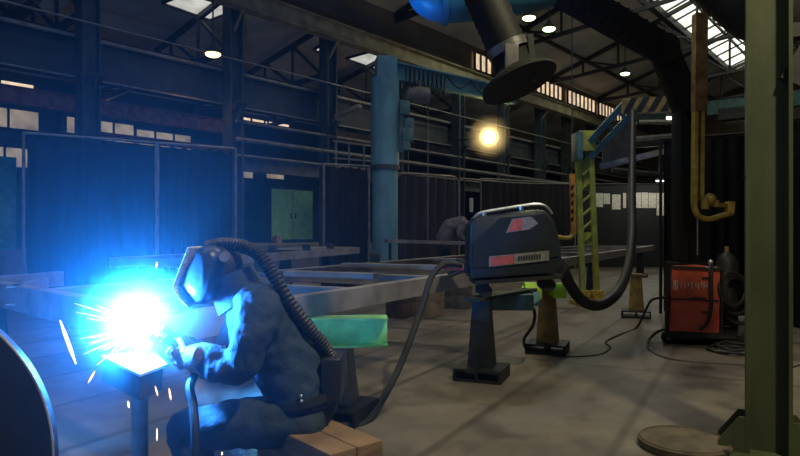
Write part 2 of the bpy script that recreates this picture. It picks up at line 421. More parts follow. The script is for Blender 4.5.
for p, z, r, lb in ((RP + .1, 3.75, .035, 'thin pipe along the columns just under the lower girder'), (RP + .12, 3.35, .05, 'grey pipe along the columns at mid height'), (RP + .1, 3.0, .03, 'lowest thin pipe along the columns above the curtains')):
    tag(MB().tube([H(p, along(233, RP), z), H(p, 37.5, z)], r, 8).build('wall_pipe', 'bench_grey'), lb, 'pipe')
for p, z, h, m, a, b, lb in ((-14.2, 4.1, .36, 'red_brown', -60, 236, 'oxide red girder running across the aisle windows'), (-14.6, 3.55, .14, 'red_brown', 90, 236, 'thin red rail below the oxide red girder'),
                       (-15.2, 3.4, .2, 'steel_dark', -60, 90, 'dark rail crossing the left aisle windows'), (-13.2, 5.2, .3, 'steel_rust', -60, 420, 'brown high level rail under the aisle roof'),
                       (-13.0, 3.0, .35, 'girder_grey', 240, 560, 'grey boxed beam seen behind the jib crane'), (-12.6, 4.05, .3, 'girder_grey', 330, 560, 'pale beam behind the flood lamp')):
    qa, qb = along(a, p), along(b, p)
    g = MB(); ibeam(g, H(p, qa, z), H(p, qb, z), .2, h)
    tag(g.build('aisle_beam', m), lb, 'beam')
# aisle trusses: one behind each column
for i, (px, lb) in enumerate(((40, 'left of the first column'), (88, 'behind the first column'), (233, 'behind the second column'), (328, 'behind the third column'), (401, 'behind the jib crane'), (458, 'behind the flood lamp'))):
    q = along(px, RP) + .0; t = thing('aisle_truss', 'dark steel roof truss over the aisle ' + lb, 'truss', H(RP - .3, q, 5.2), 'aisle roof trusses')
    ch = MB(); ch.bar(H(RP - .2, q, 6.6), H(-17.9, q, 5.3), .1, .12); ch.bar(H(RP - .2, q, 5.35), H(-17.9, q, 5.1), .1, .12); ch.build('chord', 'steel_dark', t)
    wb = MB(); n = 5
    for k in range(n):
        p0, p1 = RP - .2 + (-6.0) * k / n, RP - .2 + (-6.0) * (k + 1) / n
        zt = lambda p: 6.6 + (p - RP + .2) * .215
        zb = lambda p: 5.35 + (p - RP + .2) * .04
        wb.bar(H(p0, q, zb(p0)), H(p1, q, zt(p1)), .07, .07); wb.bar(H(p1, q, zb(p1)), H(p1, q, zt(p1)), .06, .06)
    wb.build('web', 'steel_dark', t)
# main roof trusses
tq = [9, 14, 19, 24, 29, 34]
tl = ['nearest main roof truss, above the blue duct', 'second main roof truss from the near end', 'third main roof truss, above the extraction hood', 'fourth main roof truss, above the pair of green lamps', 'fifth main roof truss, near the end wall', 'last main roof truss, against the end wall']
for q, lb in zip(tq, tl):
    t = thing('roof_truss', lb, 'truss', H(-11.8, q, 7.5), 'main roof trusses')
    ch = MB(); ch.bar(H(-11.9, q, 7.7), H(-3.3, q, 10.7), .12, .14); ch.bar(H(-11.9, q, 7.55), H(-3.3, q, 8.3), .1, .12); ch.build('chord', 'steel_dark', t)
    wb = MB(); n = 6
    for k in range(n):
        p0, p1 = -11.9 + 8.6 * k / n, -11.9 + 8.6 * (k + 1) / n
        zt = lambda p: 7.7 + (p + 11.9) * .349
        zb = lambda p: 7.55 + (p + 11.9) * .087
        wb.bar(H(p0, q, zt(p0)), H(p1, q, zb(p1)), .07, .07); wb.bar(H(p1, q, zb(p1)), H(p1, q, zt(p1)), .07, .07)
    wb.build('web', 'steel_dark', t)
for p, lb in ((-10.4, 'lowest'), (-8.9, 'upper')):
    z = 7.8 + (p + 11.95) * .333
    tag(MB().bar(H(p, Q0, z - .07), H(p, Q1, z - .07), .1, .13).build('purlin', 'steel_dark'), lb + ' long purlin under the main roof slope left of the skylight', 'purlin')
# crane bridge across the far end
bt = thing('crane_bridge', 'grey green overhead crane bridge spanning the far end of the hall', 'crane', H(-8, 31, 6.65))
MB().bar(H(RP + .35, 31, 6.95), H(2, 31, 6.95), .5, .62).build('girder', 'teal_grey', bt)
MB().bar(H(-7.0, 31, 6.6), H(-5.6, 31, 6.6), .7, .5).build('trolley', 'steel_dark', bt)
MB().bar(H(RP + .35, 30.3, 6.7), H(RP + .35, 31.7, 6.7), .35, .2).build('end_carriage', 'steel_dark', bt)

# ------------------------------------------------------------------ lamps
def add_point(name, loc, col, e, r=.1, parent=None):
    l = bpy.data.lights.new(name, 'POINT'); l.color = col; l.energy = e; l.shadow_soft_size = r
    o = bpy.data.objects.new(name, l); C.objects.link(o); o.location = V(loc)
    if parent is not None: o.parent = parent; o.location = V(loc) - wloc(parent)
    return o
def hibay(loc, label, m, col, e, s=1., rod=1., group='pendant high bay lamps', spread=125):
    loc = V(loc); t = thing('high_bay_lamp', label, 'lamp', loc, group)
    pr = [(.05, .30), (.08, .22), (.2, .1), (.27, .02), (.29, -.02)]
    sh = MB(); pts = [loc + V((0, 0, z * s)) for r, z in pr]
    sh.tube(pts, [r * s for r, z in pr], 20, side=(1, 0, 0)); sh.build('lamp_shade', 'steel_dark', t)
    MB().ball(loc + V((0, 0, -.04 * s)), (.25 * s, .25 * s, .1 * s), 16).build('bulb', m, t)
    MB().cyl(loc + V((0, 0, .28 * s)), loc + V((0, 0, .28 * s + rod)), .018, seg=8).build('hanger', 'steel_dark', t)
    l = bpy.data.lights.new('lamp_light', 'SPOT'); l.color = col; l.energy = e * 1.5; l.shadow_soft_size = .15
    l.spot_size = R(spread); l.spot_blend = .5
    lo = bpy.data.objects.new('lamp_light', l); C.objects.link(lo); lo.parent = t; lo.location = (0, 0, -.2 * s)
    return t
hibay(at(213, 53, 12.6), 'warm yellow pendant lamp glowing beside the second column', 'lamp_warm', (1, .6, .22), 25, .62, 1.4)
hibay(at(529, 17, 18), 'green tinted high bay lamp, upper of the pair right of the extraction hood', 'lamp_green', (.95, 1, .75), 70, .75, .9, spread=178)
hibay(at(549, 28, 18.6), 'green tinted high bay lamp, lower of the pair right of the extraction hood', 'lamp_green', (.95, 1, .75), 70, .75, .9, spread=178)
hibay(at(625, 73, 24), 'small far high bay lamp alone below the black boom', 'lamp_green', (.95, 1, .75), 70, .7, 1.2, spread=178)
hibay(at(697, 78, 27), 'tiny far lamp bulb right of the rusty mast', 'lamp_tube', (.85, .92, 1), 30, .45, .5)
hibay((2.5, 1.0, 6.2), 'added fill lamp overhead, out of view near the olive column', 'lamp_green', (1., .9, .55), 600, .9, 2.5)  # unseen lamp added to light the olive column and right floor
hibay((2.6, 8.5, 8.2), 'added unseen fill lamp over the steel frame', 'lamp_green', (1., .9, .84), 230, .9, 1.6)  # out of view, added as soft fill for frame and floor
hibay(H(-13.1, along(300, -13.1), 4.55), 'added fill lamp hidden behind the lower girder, above the green cabinet', 'lamp_tube', (.95, .95, .85), 90, .7, .6)  # added out of sight to brighten the aisle and cabinet
fl = thing('flood_lamp', 'bright yellow flood lamp on the column row, glowing above the curtains', 'lamp', at(489, 137, 16.6))
p = at(489, 137, 16.6); d = (V((0, 0, 1.3)) - p).normalized()
MB().cyl(p - d * .16, p, .1, .19, 20).build('housing', 'steel_dark', fl)
MB().ball(p + d * .1, (.16, .16, .16), 18).build('bulb', 'lamp_flood', fl)
MB().tube([p, p + d * .03, p + d * .06], [.18, .25, .26], 28).build('lens', 'lamp_halo', fl)  # glowing disc added to suggest the halo round the bulb
MB().bar(p - d * .14, p - d * .14 + HN * -1.2, .05, .05).build('bracket', 'steel_dark', fl)
add_point('lamp_light', p + d * .3, (1, .62, .2), 80, .1, fl); fl_pos = p + d * .3
for (a, b, y, Y, lb) in ((667, 682, 118, 12, 'short fluorescent lamp hanging beside the black boom'), (656, 671, 181, 21.2, 'thin white fluorescent lamp above the pinned papers')):
    A, B = at(a, y, Y), at(b, y, Y); t = thing('tube_lamp', lb, 'lamp', (A + B) / 2)
    MB().bar(A + V((0, 0, .05)), B + V((0, 0, .05)), .14, .05).build('housing', 'steel_dark', t)
    MB().tube([A, B], .025 if Y > 13 else .035, 10).build('tube', 'lamp_tube', t)
    add_point('lamp_light', (A + B) / 2 + V((-.6, -.5, -.15)), (.95, .95, .85), 42 if Y > 13 else 8, .1, t)
    h = MB()
    for k in (.2, .8): h.cyl(A.lerp(B, k) + V((0, 0, .05)), A.lerp(B, k) + V((0, 0, 1.6)), .008, seg=6)
    h.build('hanger', 'steel_dark', t)

# ------------------------------------------------------------------ curtains and screens
def curtain(name, A, B, z0, z1, label, m, cat='curtain', folds=9, amp=.05, sag=.0, group=None, seed=0, pm='pipe'):
    A, B = V((A[0], A[1], 0)), V((B[0], B[1], 0)); d = (B - A); L = d.length; d /= L; n = V((-d.y, d.x, 0))
    t = thing(name, label, cat, (A + B) / 2 + V((0, 0, z0)), group)
    bm = MB(); nu, nv = 90, 12; grid = []
    for j in range(nv + 1):
        v = j / nv; r = []
        for i in range(nu + 1):
            u = i / nu
            a = amp * (.5 + .5 * (1 - v)) * math.sin(u * folds * 6.28 + 1.3 * math.sin(u * 11 + seed) + .5 * v) + amp * .8 * noise.noise(V((u * 5, v * 1.5, seed)))
            z = z0 + (z1 - z0) * v - sag * v * abs(math.sin(u * folds * 3.14)) * (1 + .8 * noise.noise(V((u * 6, 3, seed))))
            r.append(bm.bm.verts.new(A + d * (u * L) + n * a + V((0, 0, z))))
        grid.append(r)
    for j in range(nv):
        for i in range(nu): bm.bm.faces.new((grid[j][i], grid[j][i + 1], grid[j + 1][i + 1], grid[j + 1][i]))
    r = bmesh.ops.solidify(bm.bm, geom=bm.bm.faces[:], thickness=.006)
    bm.build('cloth', m, t, smooth=70)
    MB().tube([A + V((0, 0, z1 + .03)) - d * .05, B + V((0, 0, z1 + .03)) + d * .05], .022, 8).build('rail', pm, t)
    for P_ in (A - d * .05, B + d * .05):
        MB().cyl(P_, P_ + V((0, 0, z1 + .05)), .025, seg=8).build('post', pm, t)
    return t
LA, LB = V((-5.83, 9.7)), V((-3.1, 11.5))
Lm = LA.lerp(LB, .58)
curtain('welding_curtain', LA, Lm, .06, 2.82, 'wide dark blue welding curtain at the left, beside the dull green cabinet', 'curtain', folds=7, sag=.07, seed=1)
curtain('welding_curtain', LA.lerp(LB, .60), LB, .06, 2.82, 'dark blue welding curtain ending at the pale post, left of the light green cabinet', 'curtain', folds=6, sag=.06, seed=4)
P1, P2 = at(326, 200, 13.5), at(367, 200, 13.9)
curtain('welding_curtain', P1, P2, .06, 2.75, 'narrow brown black curtain left of the blue jib crane post', 'curtain_brown', folds=5, sag=.05, seed=7)
P1, P2 = at(482, 200, 19.5), at(574, 200, 21.5)
curtain('welding_curtain', P1, P2, .06, 2.95, 'long dark curtain behind the black wire feeder', 'curtain_brown', folds=12, sag=.03, seed=9)
P1, P2 = at(664, 200, 9.9), at(762, 200, 9.2)
curtain('welding_curtain', P1, P2, .04, 2.75, 'tall black curtain behind the red welding machine', 'curtain_black', folds=6, seed=12, pm='boom_black')
P1, P2 = at(785, 200, 8.2), at(860, 200, 7.8)
curtain('welding_curtain', P1, P2, .04, 2.75, 'black curtain right of the olive green column', 'curtain_black', folds=4, seed=15, pm='boom_black')
# hooped screen
A, B = at(396, 171, 14.8), at(459, 178, 16.0); A.z = B.z = 0; zt = 2.72
t = thing('curtain_screen', 'dark curtain in a pale hooped pipe frame behind the bending person', 'curtain', (A + B) / 2)
d = (B - A).normalized(); r = .22
pts = [A, A + V((0, 0, zt - r))] + [A + d * (r - r * math.cos(a)) + V((0, 0, zt - r + r * math.sin(a))) for a in (R(30), R(60), R(90))] + \
      [B - d * (r - r * math.cos(a)) + V((0, 0, zt - r + r * math.sin(a))) for a in (R(90), R(60), R(30))] + [B + V((0, 0, zt - r)), B]
MB().tube(pts, .03, 8).build('frame', 'pipe', t)
bm = MB(); nu = 50; n = V((-d.y, d.x, 0)); L = (B - A).length; prev = None
for i in range(nu + 1):
    u = i / nu; q_ = A + d * (u * L) + n * (.05 * math.sin(u * 40))
    cur = (bm.bm.verts.new(q_ + V((0, 0, .1))), bm.bm.verts.new(q_ + V((0, 0, zt - .06 - .12 * (abs(u - .5) * 2) ** 6))))
    if prev: bm.bm.faces.new((prev[0], cur[0], cur[1], prev[1]))
    prev = cur
bm.build('cloth', 'curtain_brown', t, smooth=70)
tag(MB().tube(spline([at(459, 178, 16), at(520, 183, 17), at(600, 184, 18), at(672, 184, 19)], 8), .012, 6).build('wire', 'pipe'), 'thin wire stretched from the hooped screen across to the notice board', 'wire')

# notice board with papers
NA, NB = at(574, 186, 22.5), at(680, 186, 21.8)
d = (NB - NA); d.z = 0; L = d.length; d.normalize(); nn = V((d.y, -d.x, 0))
nb_ = thing('notice_board', 'tall black notice board standing behind the yellow lattice post', 'board', V((NA.x, NA.y, 0)))
z1 = NA.z
MB().prism([V((NA.x, NA.y, .05)), V((NB.x, NB.y, .05)), V((NB.x, NB.y, z1)), V((NA.x, NA.y, z1))], -nn * .03).build('panel', 'board', nb_)
for P_ in (NA, NB): MB().bar(V((P_.x, P_.y, 0)) - nn * .05, V((P_.x, P_.y, z1 + .05)) - nn * .05, .05, .05).build('leg', 'steel_dark', nb_)
papers = [(595, 603, 193, 207, 'yellowed paper pinned at the left end of the notice board'), (603.5, 610, 193.5, 204, 'small sheet second from the left on the notice board'),
          (612, 620.5, 194.5, 209.5, 'single sheet hanging left of the hose on the notice board'), (623, 626, 193, 208, 'narrow paper strip half behind the hose'),
          (634, 641, 192.5, 208, 'cream sheet right of the hose on the notice board'), (641.5, 648, 192.5, 208, 'greenish yellow sheet in the row of papers'),
          (648.5, 656, 193, 208, 'fourth pale sheet in the row right of the hose'), (656.5, 672.5, 193, 215.5, 'large sheet hanging lowest at the right end of the notice board')]
for a, b, y0, y1, lb in papers:
    def onb(px, py):
        u = (px - 400) / F; k = (u * NA.y - NA.x) / (d.x - u * d.y); P_ = NA + d * k
        return V((P_.x, P_.y, CAM_Z - (py - HOR) / F * P_.y)) + nn * .006
    q_ = [onb(a, y1), onb(b, y1), onb(b, y0), onb(a, y0)]
    tag(MB().prism(q_, nn * .004).build('paper_sheet', 'paper'), lb, 'paper', 'papers pinned to the notice board')

gr = thing('guard_rail', 'dull pipe guard rail above the narrow brown curtain', 'railing', at(352, 165, 14.9))
g = MB(); g.bar(at(333, 141, 14.6), at(372, 146, 15.4), .04, .04); g.bar(at(333, 158, 14.6), at(372, 161, 15.4), .04, .04); g.build('rail', 'pipe', gr)
for px, y0, y1, Y in ((336, 141, 172, 14.65), (349, 143, 172, 14.9), (364, 145, 172, 15.2)): MB().bar(at(px, y0, Y), at(px, y1, Y), .04, .04, (0, 1, 0)).build('post', 'pipe', gr)
tag(MB().bar(at(336, 117, 14.6), at(360, 106, 14.2), .16, .09, bev=.02).build('tilted_strut', 'girder'), 'pale tilted strut on the column left of the blue jib crane', 'strut')
# ------------------------------------------------------------------ cabinets on the ledge
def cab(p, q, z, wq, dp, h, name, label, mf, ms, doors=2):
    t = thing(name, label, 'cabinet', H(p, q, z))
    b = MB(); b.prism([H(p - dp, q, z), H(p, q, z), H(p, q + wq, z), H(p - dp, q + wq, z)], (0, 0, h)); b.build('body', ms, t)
    for k in range(doors):
        q0, q1 = q + wq * k / doors + .015, q + wq * (k + 1) / doors - .015
        o = MB().prism([H(p + .003, q0, z + .1), H(p + .003, q1, z + .1), H(p + .003, q1, z + h - .03), H(p + .003, q0, z + h - .03)], HN * .025).build('door', mf, t)
        qh = q1 - .08 if k == 0 else q0 + .08
        MB().bar(H(p + .045, qh, z + h * .45), H(p + .045, qh, z + h * .55), .03, .03, HN).build('handle', 'steel_dark', o)
    return t
Yc = 20.0
c0 = at(271, 243, Yc); cp, cq = c0.dot(HN), c0.dot(HD)
cab(cp, cq, .95, 1.78, 1.25, 1.78, 'locker_cabinet', 'light green two door cabinet with shade painted on its side, centre of the aisle', 'cab_green', 'cab_shade')
c1 = at(-30, 243, 14.2); 
cab(-13.95, 1.2, .95, 3.4, 1.0, 1.85, 'locker_cabinet', 'dull green cabinet at the left edge beside the blue curtain', 'cab_green_dark', 'cab_green_dark')
b0 = at(277, 240, 19.2)
tag(MB().box(b0 + V((0, 0, .02)), (.26, .2, .24), rz=R(-40), bev=.01).build('carton', 'timber_pale'), 'small pale carton on the ledge in front of the green cabinet', 'box')

# ------------------------------------------------------------------ blue jib crane
jb = at(385, 232, 14.0); jb.z = 0; jr = .3
jt = thing('jib_crane', 'light blue slewing jib crane post with its arm reaching right', 'crane', jb)
MB().cyl(jb + V((0, 0, .03)), jb + V((0, 0, 2.75)), .29, seg=32).build('lower_post', 'jib_blue', jt)
MB().cyl(jb + V((0, 0, 2.7)), jb + V((0, 0, 2.8)), .335, seg=32).build('collar', 'steel_blue', jt)
MB().cyl(jb + V((0, 0, 2.78)), jb + V((0, 0, 4.75)), .32, seg=32).build('upper_post', 'jib_blue', jt)
MB().box(jb + V((.02, 0, 4.98)), (.46, .46, .5), rz=R(10), bev=.03).build('head', 'jib_blue', jt)
MB().cyl(jb, jb + V((0, 0, .04)), .5, seg=24).build('base_plate', 'jib_blue', jt)
a0 = jb + V((.15, 0, 4.95)); a1 = at(512, 107, 16.2); a1.z = 4.84
am = MB(); ibeam(am, a0, a1, .22, .4, .03, .04); am.build('arm', 'jib_blue', jt)
MB().box(a1 + V((0, 0, -.02)), (.08, .3, .3), bev=.01).build('end_stop', 'pipe', jt)
hp = a0.lerp(a1, .17) + V((0, 0, -.45))
hz = MB(); hz.cyl(hp + V((-.25, -.1, 0)), hp + V((.3, .1, 0)), .2, seg=20); hz.box(hp + V((0, 0, .22)), (.3, .18, .2)); hz.build('hoist', 'bench_grey', jt)
f = MB()
for k in range(9):
    s = a0.lerp(a1, .1 + .034 * k); e = a0.lerp(a1, .1 + .034 * (k + 1)); dz = .32 + .2 * random.random()
    f.tube(spline([s + V((0, -.14, .12)), s.lerp(e, .25) + V((0, -.15, -dz * .8)), s.lerp(e, .6) + V((0, -.15, -dz)), e + V((0, -.14, .12))], 5), .014, 6)
for a, b in ((.42, .62), (.62, .82)):
    s, e = a0.lerp(a1, a), a0.lerp(a1, b); f.tube(spline([s + V((0, -.14, .1)), s.lerp(e, .5) + V((0, -.15, -.12)), e + V((0, -.14, .12))], 6), .016, 6)
f.build('festoon_cable', 'rubber', jt)
cb = MB()
for px, py, w_, h_ in ((405, 108, .22, .3), (409, 124, .2, .24), (408, 135, .24, .3), (406, 146, .18, .2)):
    q_ = at(px, py, 13.9); cb.box(q_, (w_, .2, h_), bev=.02)
cb.bar(at(402, 100, 13.95), at(402, 152, 13.95), .1, .06, (0, 1, 0)); cb.build('control_box', 'teal_grey', jt)
tag(MB().cyl(at(428, 92, 14.8), at(428, 240, 14.8), .012, seg=6).build('hoist_chain', 'pipe'), 'thin chain hanging straight down from the jib crane arm', 'chain')

# ------------------------------------------------------------------ steel frames on the floor
ZT, BH = .863, .155
SD = V((.4886, .8725, 0)); SN = V((.8725, -.4886, 0))
def nb(Y): return V((-3.06 + .56 * Y, Y, 0))
def sb(Y): return V((-5.44 + .56 * Y, Y, 0))
def channel(a, b, h=BH, fl=.07, inward=None, zt=ZT, t=.014):
    a, b = V((a[0], a[1], 0)), V((b[0], b[1], 0)); m = MB(); d = (b - a).normalized()
    inw = V(inward) if inward is not None else V((-d.y, d.x, 0))
    zc = V((0, 0, zt - h / 2))
    m.bar(a + zc, b + zc, t, h)
    for z in (zt - t / 2, zt - h + t / 2):
        o = inw * (fl / 2) + V((0, 0, z)); m.bar(a + o, b + o, fl, t)
    return m
fr = thing('steel_chassis', 'long primed steel underframe of channel beams standing across the hall floor', 'frame', nb(4.2))
ca = V((-1.2, 3.28, 0))
channel(ca, nb(20.5), fl=.1, inward=-SN).build('side_beam', 'steel_raw', fr)
s0 = V((-2.79, 4.73, 0))
channel(s0, sb(22), fl=.1, inward=SN).build('side_beam', 'steel_raw', fr)
channel(V((-4.9, 6.63, 0)), ca, h=.2, fl=.12, inward=V((.73, .68, 0))).build('end_beam', 'steel_raw', fr)
channel(V((-4.2, 5.2, 0)), V((-3.72, 6.85, 0)), fl=.09).build('end_beam', 'steel_raw', fr)
channel(V((-3.1, 5.0, 0)), V((-3.35, 5.9, 0)), fl=.07).build('end_beam', 'steel_raw', fr)
for Y in (4.95, 6.3, 7.8, 9.4, 11.2, 13.2, 15.5, 18, 20.3):
    a = nb(Y); k = -2.08; b = a + SN * k
    m = MB(); ibeam(m, a + V((0, 0, ZT - .075)), b + V((0, 0, ZT - .075)), .09, .12, .012, .014); m.build('cross_beam', 'steel_raw', fr)
for Y, w_ in ((5.6, .5), (7.0, .9), (8.6, .5)):
    c_ = nb(Y) - SN * .9
    m = MB(); m.bar(c_ - SN * w_ + V((0, 0, ZT + .02)), c_ + SN * w_ + SD * .1 + V((0, 0, ZT + .02)), .14, .05); m.build('tie_plate', 'steel_raw', fr)
for Y in (5.6, 6.9, 9.0):
    q_ = sb(Y) + SN * .04; m = MB(); m.box(q_ + V((0, 0, ZT + .06)), (.12, .1, .13), rz=R(-30), bev=.008); m.build('lug', 'steel_dark', fr)
# second frame behind
T = lambda Y: V((-4.702 + .32 * Y, Y, 0)); Z2 = 1.0; TD = V((.305, .952, 0)); TN = V((.952, -.305, 0))
f2 = thing('steel_chassis', 'second steel frame lying behind the long underframe, in front of the curtains', 'frame', T(8))
channel(T(7.0), T(12.2), fl=.09, inward=-TN, zt=Z2, h=.12).build('side_beam', 'steel_raw', f2)
channel(T(7.0) - TN, T(12.2) - TN, fl=.09, inward=TN, zt=Z2, h=.12).build('side_beam', 'steel_raw', f2)
for Y in (7.1, 8.2, 9.3, 10.4, 11.5, 12.1):
    m = MB(); ibeam(m, T(Y) + V((0, 0, Z2 - .06)), T(Y) - TN + V((0, 0, Z2 - .06)), .08, .1, .012, .014); m.build('cross_beam', 'steel_raw', f2)
dk = MB(); dk.prism([T(10) - TN * .1 + V((0, 0, Z2)), T(12.1) - TN * .1 + V((0, 0, Z2)), T(12.1) - TN * .95 + V((0, 0, Z2)), T(10) - TN * .95 + V((0, 0, Z2))], (0, 0, .012)); dk.build('deck_plate', 'bench_grey', f2)
for Y in (8.6, 9.05, 10.1, 11.0):
    m = MB(); q_ = T(Y) - TN * .06; m.box(q_ + V((0, 0, Z2 + .05)), (.1, .1, .1), rz=R(-18), bev=.008); m.build('lug', 'steel_dark', f2)
# supports of the frames
def stand(x, y, zt, label, m, rz=R(-35), scale=1., base_m='steel_black', group='stands under the frame and feeder'):
    rz = R(-22)
    t = thing('pedestal_stand', label, 'stand', (x, y, 0), group); mtx = Matrix.Rotation(rz, 3, 'Z')
    P = lambda a, b, c: mtx @ V((a, b, 0)) + V((x, y, c))
    b = MB()                                           # two channels lying side by side as foot
    for s in (-.11, .11):
        b.bar(P(s, -.2, .01), P(s, .2, .01), .2, .02); b.bar(P(s, -.2, .1), P(s, .2, .1), .2, .02)
        b.bar(P(s + (.09 if s > 0 else -.09), -.2, .055), P(s + (.09 if s > 0 else -.09), .2, .055), .02, .08)
    b.bar(P(0, -.2, .055), P(0, .2, .055), .02, .08)
    b.build('foot', base_m, t)
    c = MB(); w0, w1 = .112 * scale, .075 * scale; z0 = .11
    c.prism([P(-w0, -w0 * .7, z0), P(w0, -w0 * .7, z0), P(w0, w0 * .7, z0), P(-w0, w0 * .7, z0)], (0, 0, .012))
    bmv = [c.bm.verts.new(P(sx * w0, sy * w0 * .7, z0 + .012)) for sx, sy in ((-1, -1), (1, -1), (1, 1), (-1, 1))]
    tv = [c.bm.verts.new(P(sx * w1, sy * w1 * .7, zt - .02)) for sx, sy in ((-1, -1), (1, -1), (1, 1), (-1, 1))]
    for k in range(4): c.bm.faces.new((bmv[k], bmv[(k + 1) % 4], tv[(k + 1) % 4], tv[k]))
    c.bm.faces.new(tv)
    c.build('column', m, t)
    MB().prism([P(-w1 * 1.2, -w1, zt - .02), P(w1 * 1.2, -w1, zt - .02), P(w1 * 1.2, w1, zt - .02), P(-w1 * 1.2, w1, zt - .02)], (0, 0, .02)).build('top_plate', m, t)
    return t
stand(.73, 5.52, .70, 'dark steel pedestal with flat channel foot under the front of the feeder', 'steel_black')
stand(1.6, 6.72, .70, 'yellow pedestal with channel foot under the rear of the feeder', 'yellow_dark')
stand(3.62, 9.5, .66, 'small yellow pedestal standing left of the red welding machine', 'yellow_dark')
stand(-.42, 4.35, .505, 'grey pedestal behind the seated welder under the green beam', 'bench_grey')
for Y, lb in ((12.4, 'dark pedestal under the middle of the long underframe'), (18, 'far dark pedestal under the end of the long underframe')):
    q_ = nb(Y); stand(q_.x - .05, q_.y, ZT - BH, lb, 'steel_black')
q_ = sb(7.2); stand(q_.x, q_.y, ZT - BH, 'dark pedestal under the inner beam, hidden behind the welder', 'steel_black')
for Y, lb in ((7.6, 'near'), (10.2, 'middle'), (11.8, 'far')):
    q_ = T(Y) - TN * .5; stand(q_.x, q_.y, Z2 - .12, 'dark pedestal under the second frame, the %s one of three' % lb, 'steel_black')
q_ = V((-3.6, 5.5, 0)); stand(q_.x, q_.y, ZT - .2, 'dark pedestal at the left end of the underframe', 'steel_black')
def blocks(c, n, sz, label, m, rz):
    for k in range(n):
        o = MB().box(V((c[0], c[1], sz[2] * (k + .5))), (sz[0], sz[1], sz[2] - .002), rz=rz + R(4 * (k % 2)), bev=.008).build('timber_block', m)
        tag(o, label + (', top of its stack' if k == n - 1 else ', bottom of its stack' if k == 0 else ', middle of its stack'), 'block', 'timber packing under the frame')
blocks((-.02, 9.45), 3, (.3, .3, .233), 'brown timber block under the inner beam left of the feeder cable', 'timber_dark', R(-25))
blocks((.42, 9.6), 3, (.42, .3, .233), 'pale timber block under the inner beam right of the feeder cable', 'timber_pale', R(-25))
blocks((1.0, 10.6), 3, (.4, .3, .235), 'grey timber block behind the dark feeder pedestal', 'bench_grey', R(-30))
# green I-beam lying on the stand under the frame
gb = MB(); ibeam(gb, V((-.78, 4.32, .605)), V((-.09, 4.36, .605)), .2, .2, .012, .016)
tag(gb.build('i_beam', 'green_beam'), 'light green I-beam lit by the arc, lying under the frame behind the welder', 'beam')
stand(-.7, 4.325, .505, 'dark pedestal carrying the hidden end of the green I-beam', 'steel_black')
# bench in front of the bending person
bn = thing('work_bench', 'long grey steel bench rail in front of the bending person', 'bench', V((.8, 13.2, 0)))
MB().bar(at(386, 241, 13.0), at(480, 243.5, 13.4), .35, .07).build('top', 'bench_grey', bn)
for px, Y in ((390, 13.02), (477, 13.38)):
    q_ = at(px, 243, Y); MB().bar(V((q_.x, q_.y, 0)), q_, .06, .06, (0, 1, 0)).build('leg', 'steel_dark', bn)

# ------------------------------------------------------------------ wire feeder on its stand
YF = 5.55
ft = thing('wire_feeder', 'dark wire feeder with red sticker strip sitting on the pedestals', 'wire feeder', at(515, 285, YF))
prof = [(471, 279), (469, 262), (470, 224), (476, 217), (500, 214), (531, 209.5), (545, 210), (555, 222), (561, 245), (562, 266), (556, 273)]
pf = [at(x, y, YF - .19) for x, y in prof]
b = MB(); b.prism(pf, (0, .38, 0)); bmesh.ops.bevel(b.bm, geom=[e for e in b.bm.edges], offset=.018, segments=2, affect='EDGES', profile=.6)
b.build('body', 'feeder', ft)
MB().prism([at(x, y, YF - .193) for x, y in ((473, 268), (473, 243), (500, 218), (545, 214), (555, 232), (559, 256))], (0, -.012, 0)).build('door', 'feeder', ft)
yy = YF - .205
def sticker(name, pts, m, parent, dy=-.004): return MB().prism([at(x, y, yy) for x, y in pts], (0, dy, 0)).build(name, m, parent)
strip = sticker('sticker_strip', [(489, 267), (549, 260.5), (549, 250.5), (489, 256.5)], 'grey_mark', ft)
sticker('red_field', [(490.5, 266), (514, 263.2), (514, 254.8), (490.5, 257.4)], 'red_soft', strip, -.008)
lt = MB()
for k in range(9):
    x = 518 + k * 2.6; lt.prism([at(x + dx, y + (518 - x) * .1, yy - .004) for dx, y in ((0, 261), (1.7, 260.8), (1.7, 256), (0, 256.2))], (0, -.004, 0))
lt.build('strip_lettering', 'plastic_black', strip)
badge = sticker('badge', [(506, 233), (529, 229.5), (538, 223.5), (531, 216.5), (512, 219)], 'grey_mark', ft)
sticker('red_field', [(507.5, 232), (521, 230), (523, 218.5), (513, 220)], 'red_soft', badge, -.008)
hb = MB(); hb.tube(spline([at(474, 218, YF), at(481, 213, YF), at(505, 208.5, YF), at(533, 204.5, YF), at(545, 206, YF), at(552, 214, YF)], 6), .014, 8)
for px, y0, y1 in ((484, 212, 219), (521, 206.5, 213)): hb.cyl(at(px, y0, YF), at(px, y1, YF), .022, seg=10)
hb.build('handle', 'chrome', ft)
sk_ = MB(); sk_.bar(at(472, 281, YF), at(557, 275, YF), .42, .03); sk_.bar(at(557, 274, YF), at(564, 264, YF), .3, .02); sk_.build('skid', 'steel_black', ft)
for px, py in ((484, 290), (546, 284)):
    for dy in (-.12, .12):
        cl = MB(); c_ = at(px, py, YF); c_.y += dy; cl.cyl(c_ + V((0, -.02, 0)), c_ + V((0, .02, 0)), .055, seg=16); cl.bar(c_ + V((0, 0, .07)), c_, .05, .05); cl.build('caster', 'steel_black', ft)
pn = MB(); q_ = at(466, 268, YF)
pn.box(q_ + V((0, 0, .02)), (.16, .26, .12), bev=.01)
for k in range(5): pn.cyl(q_ + V((-.06 - .03 * (k % 2), -.12 + .05 * k, -.02)), q_ + V((-.16, -.12 + .05 * k, -.06)), .02, seg=8)
pn.build('connector_panel', 'steel_black', ft)
MB().cyl(at(462, 267, YF - .1), at(444, 266, YF - .15), .045, .03, 12).build('gun_plug', 'red_soft', ft)
for px, py in ((443, 0),): pass
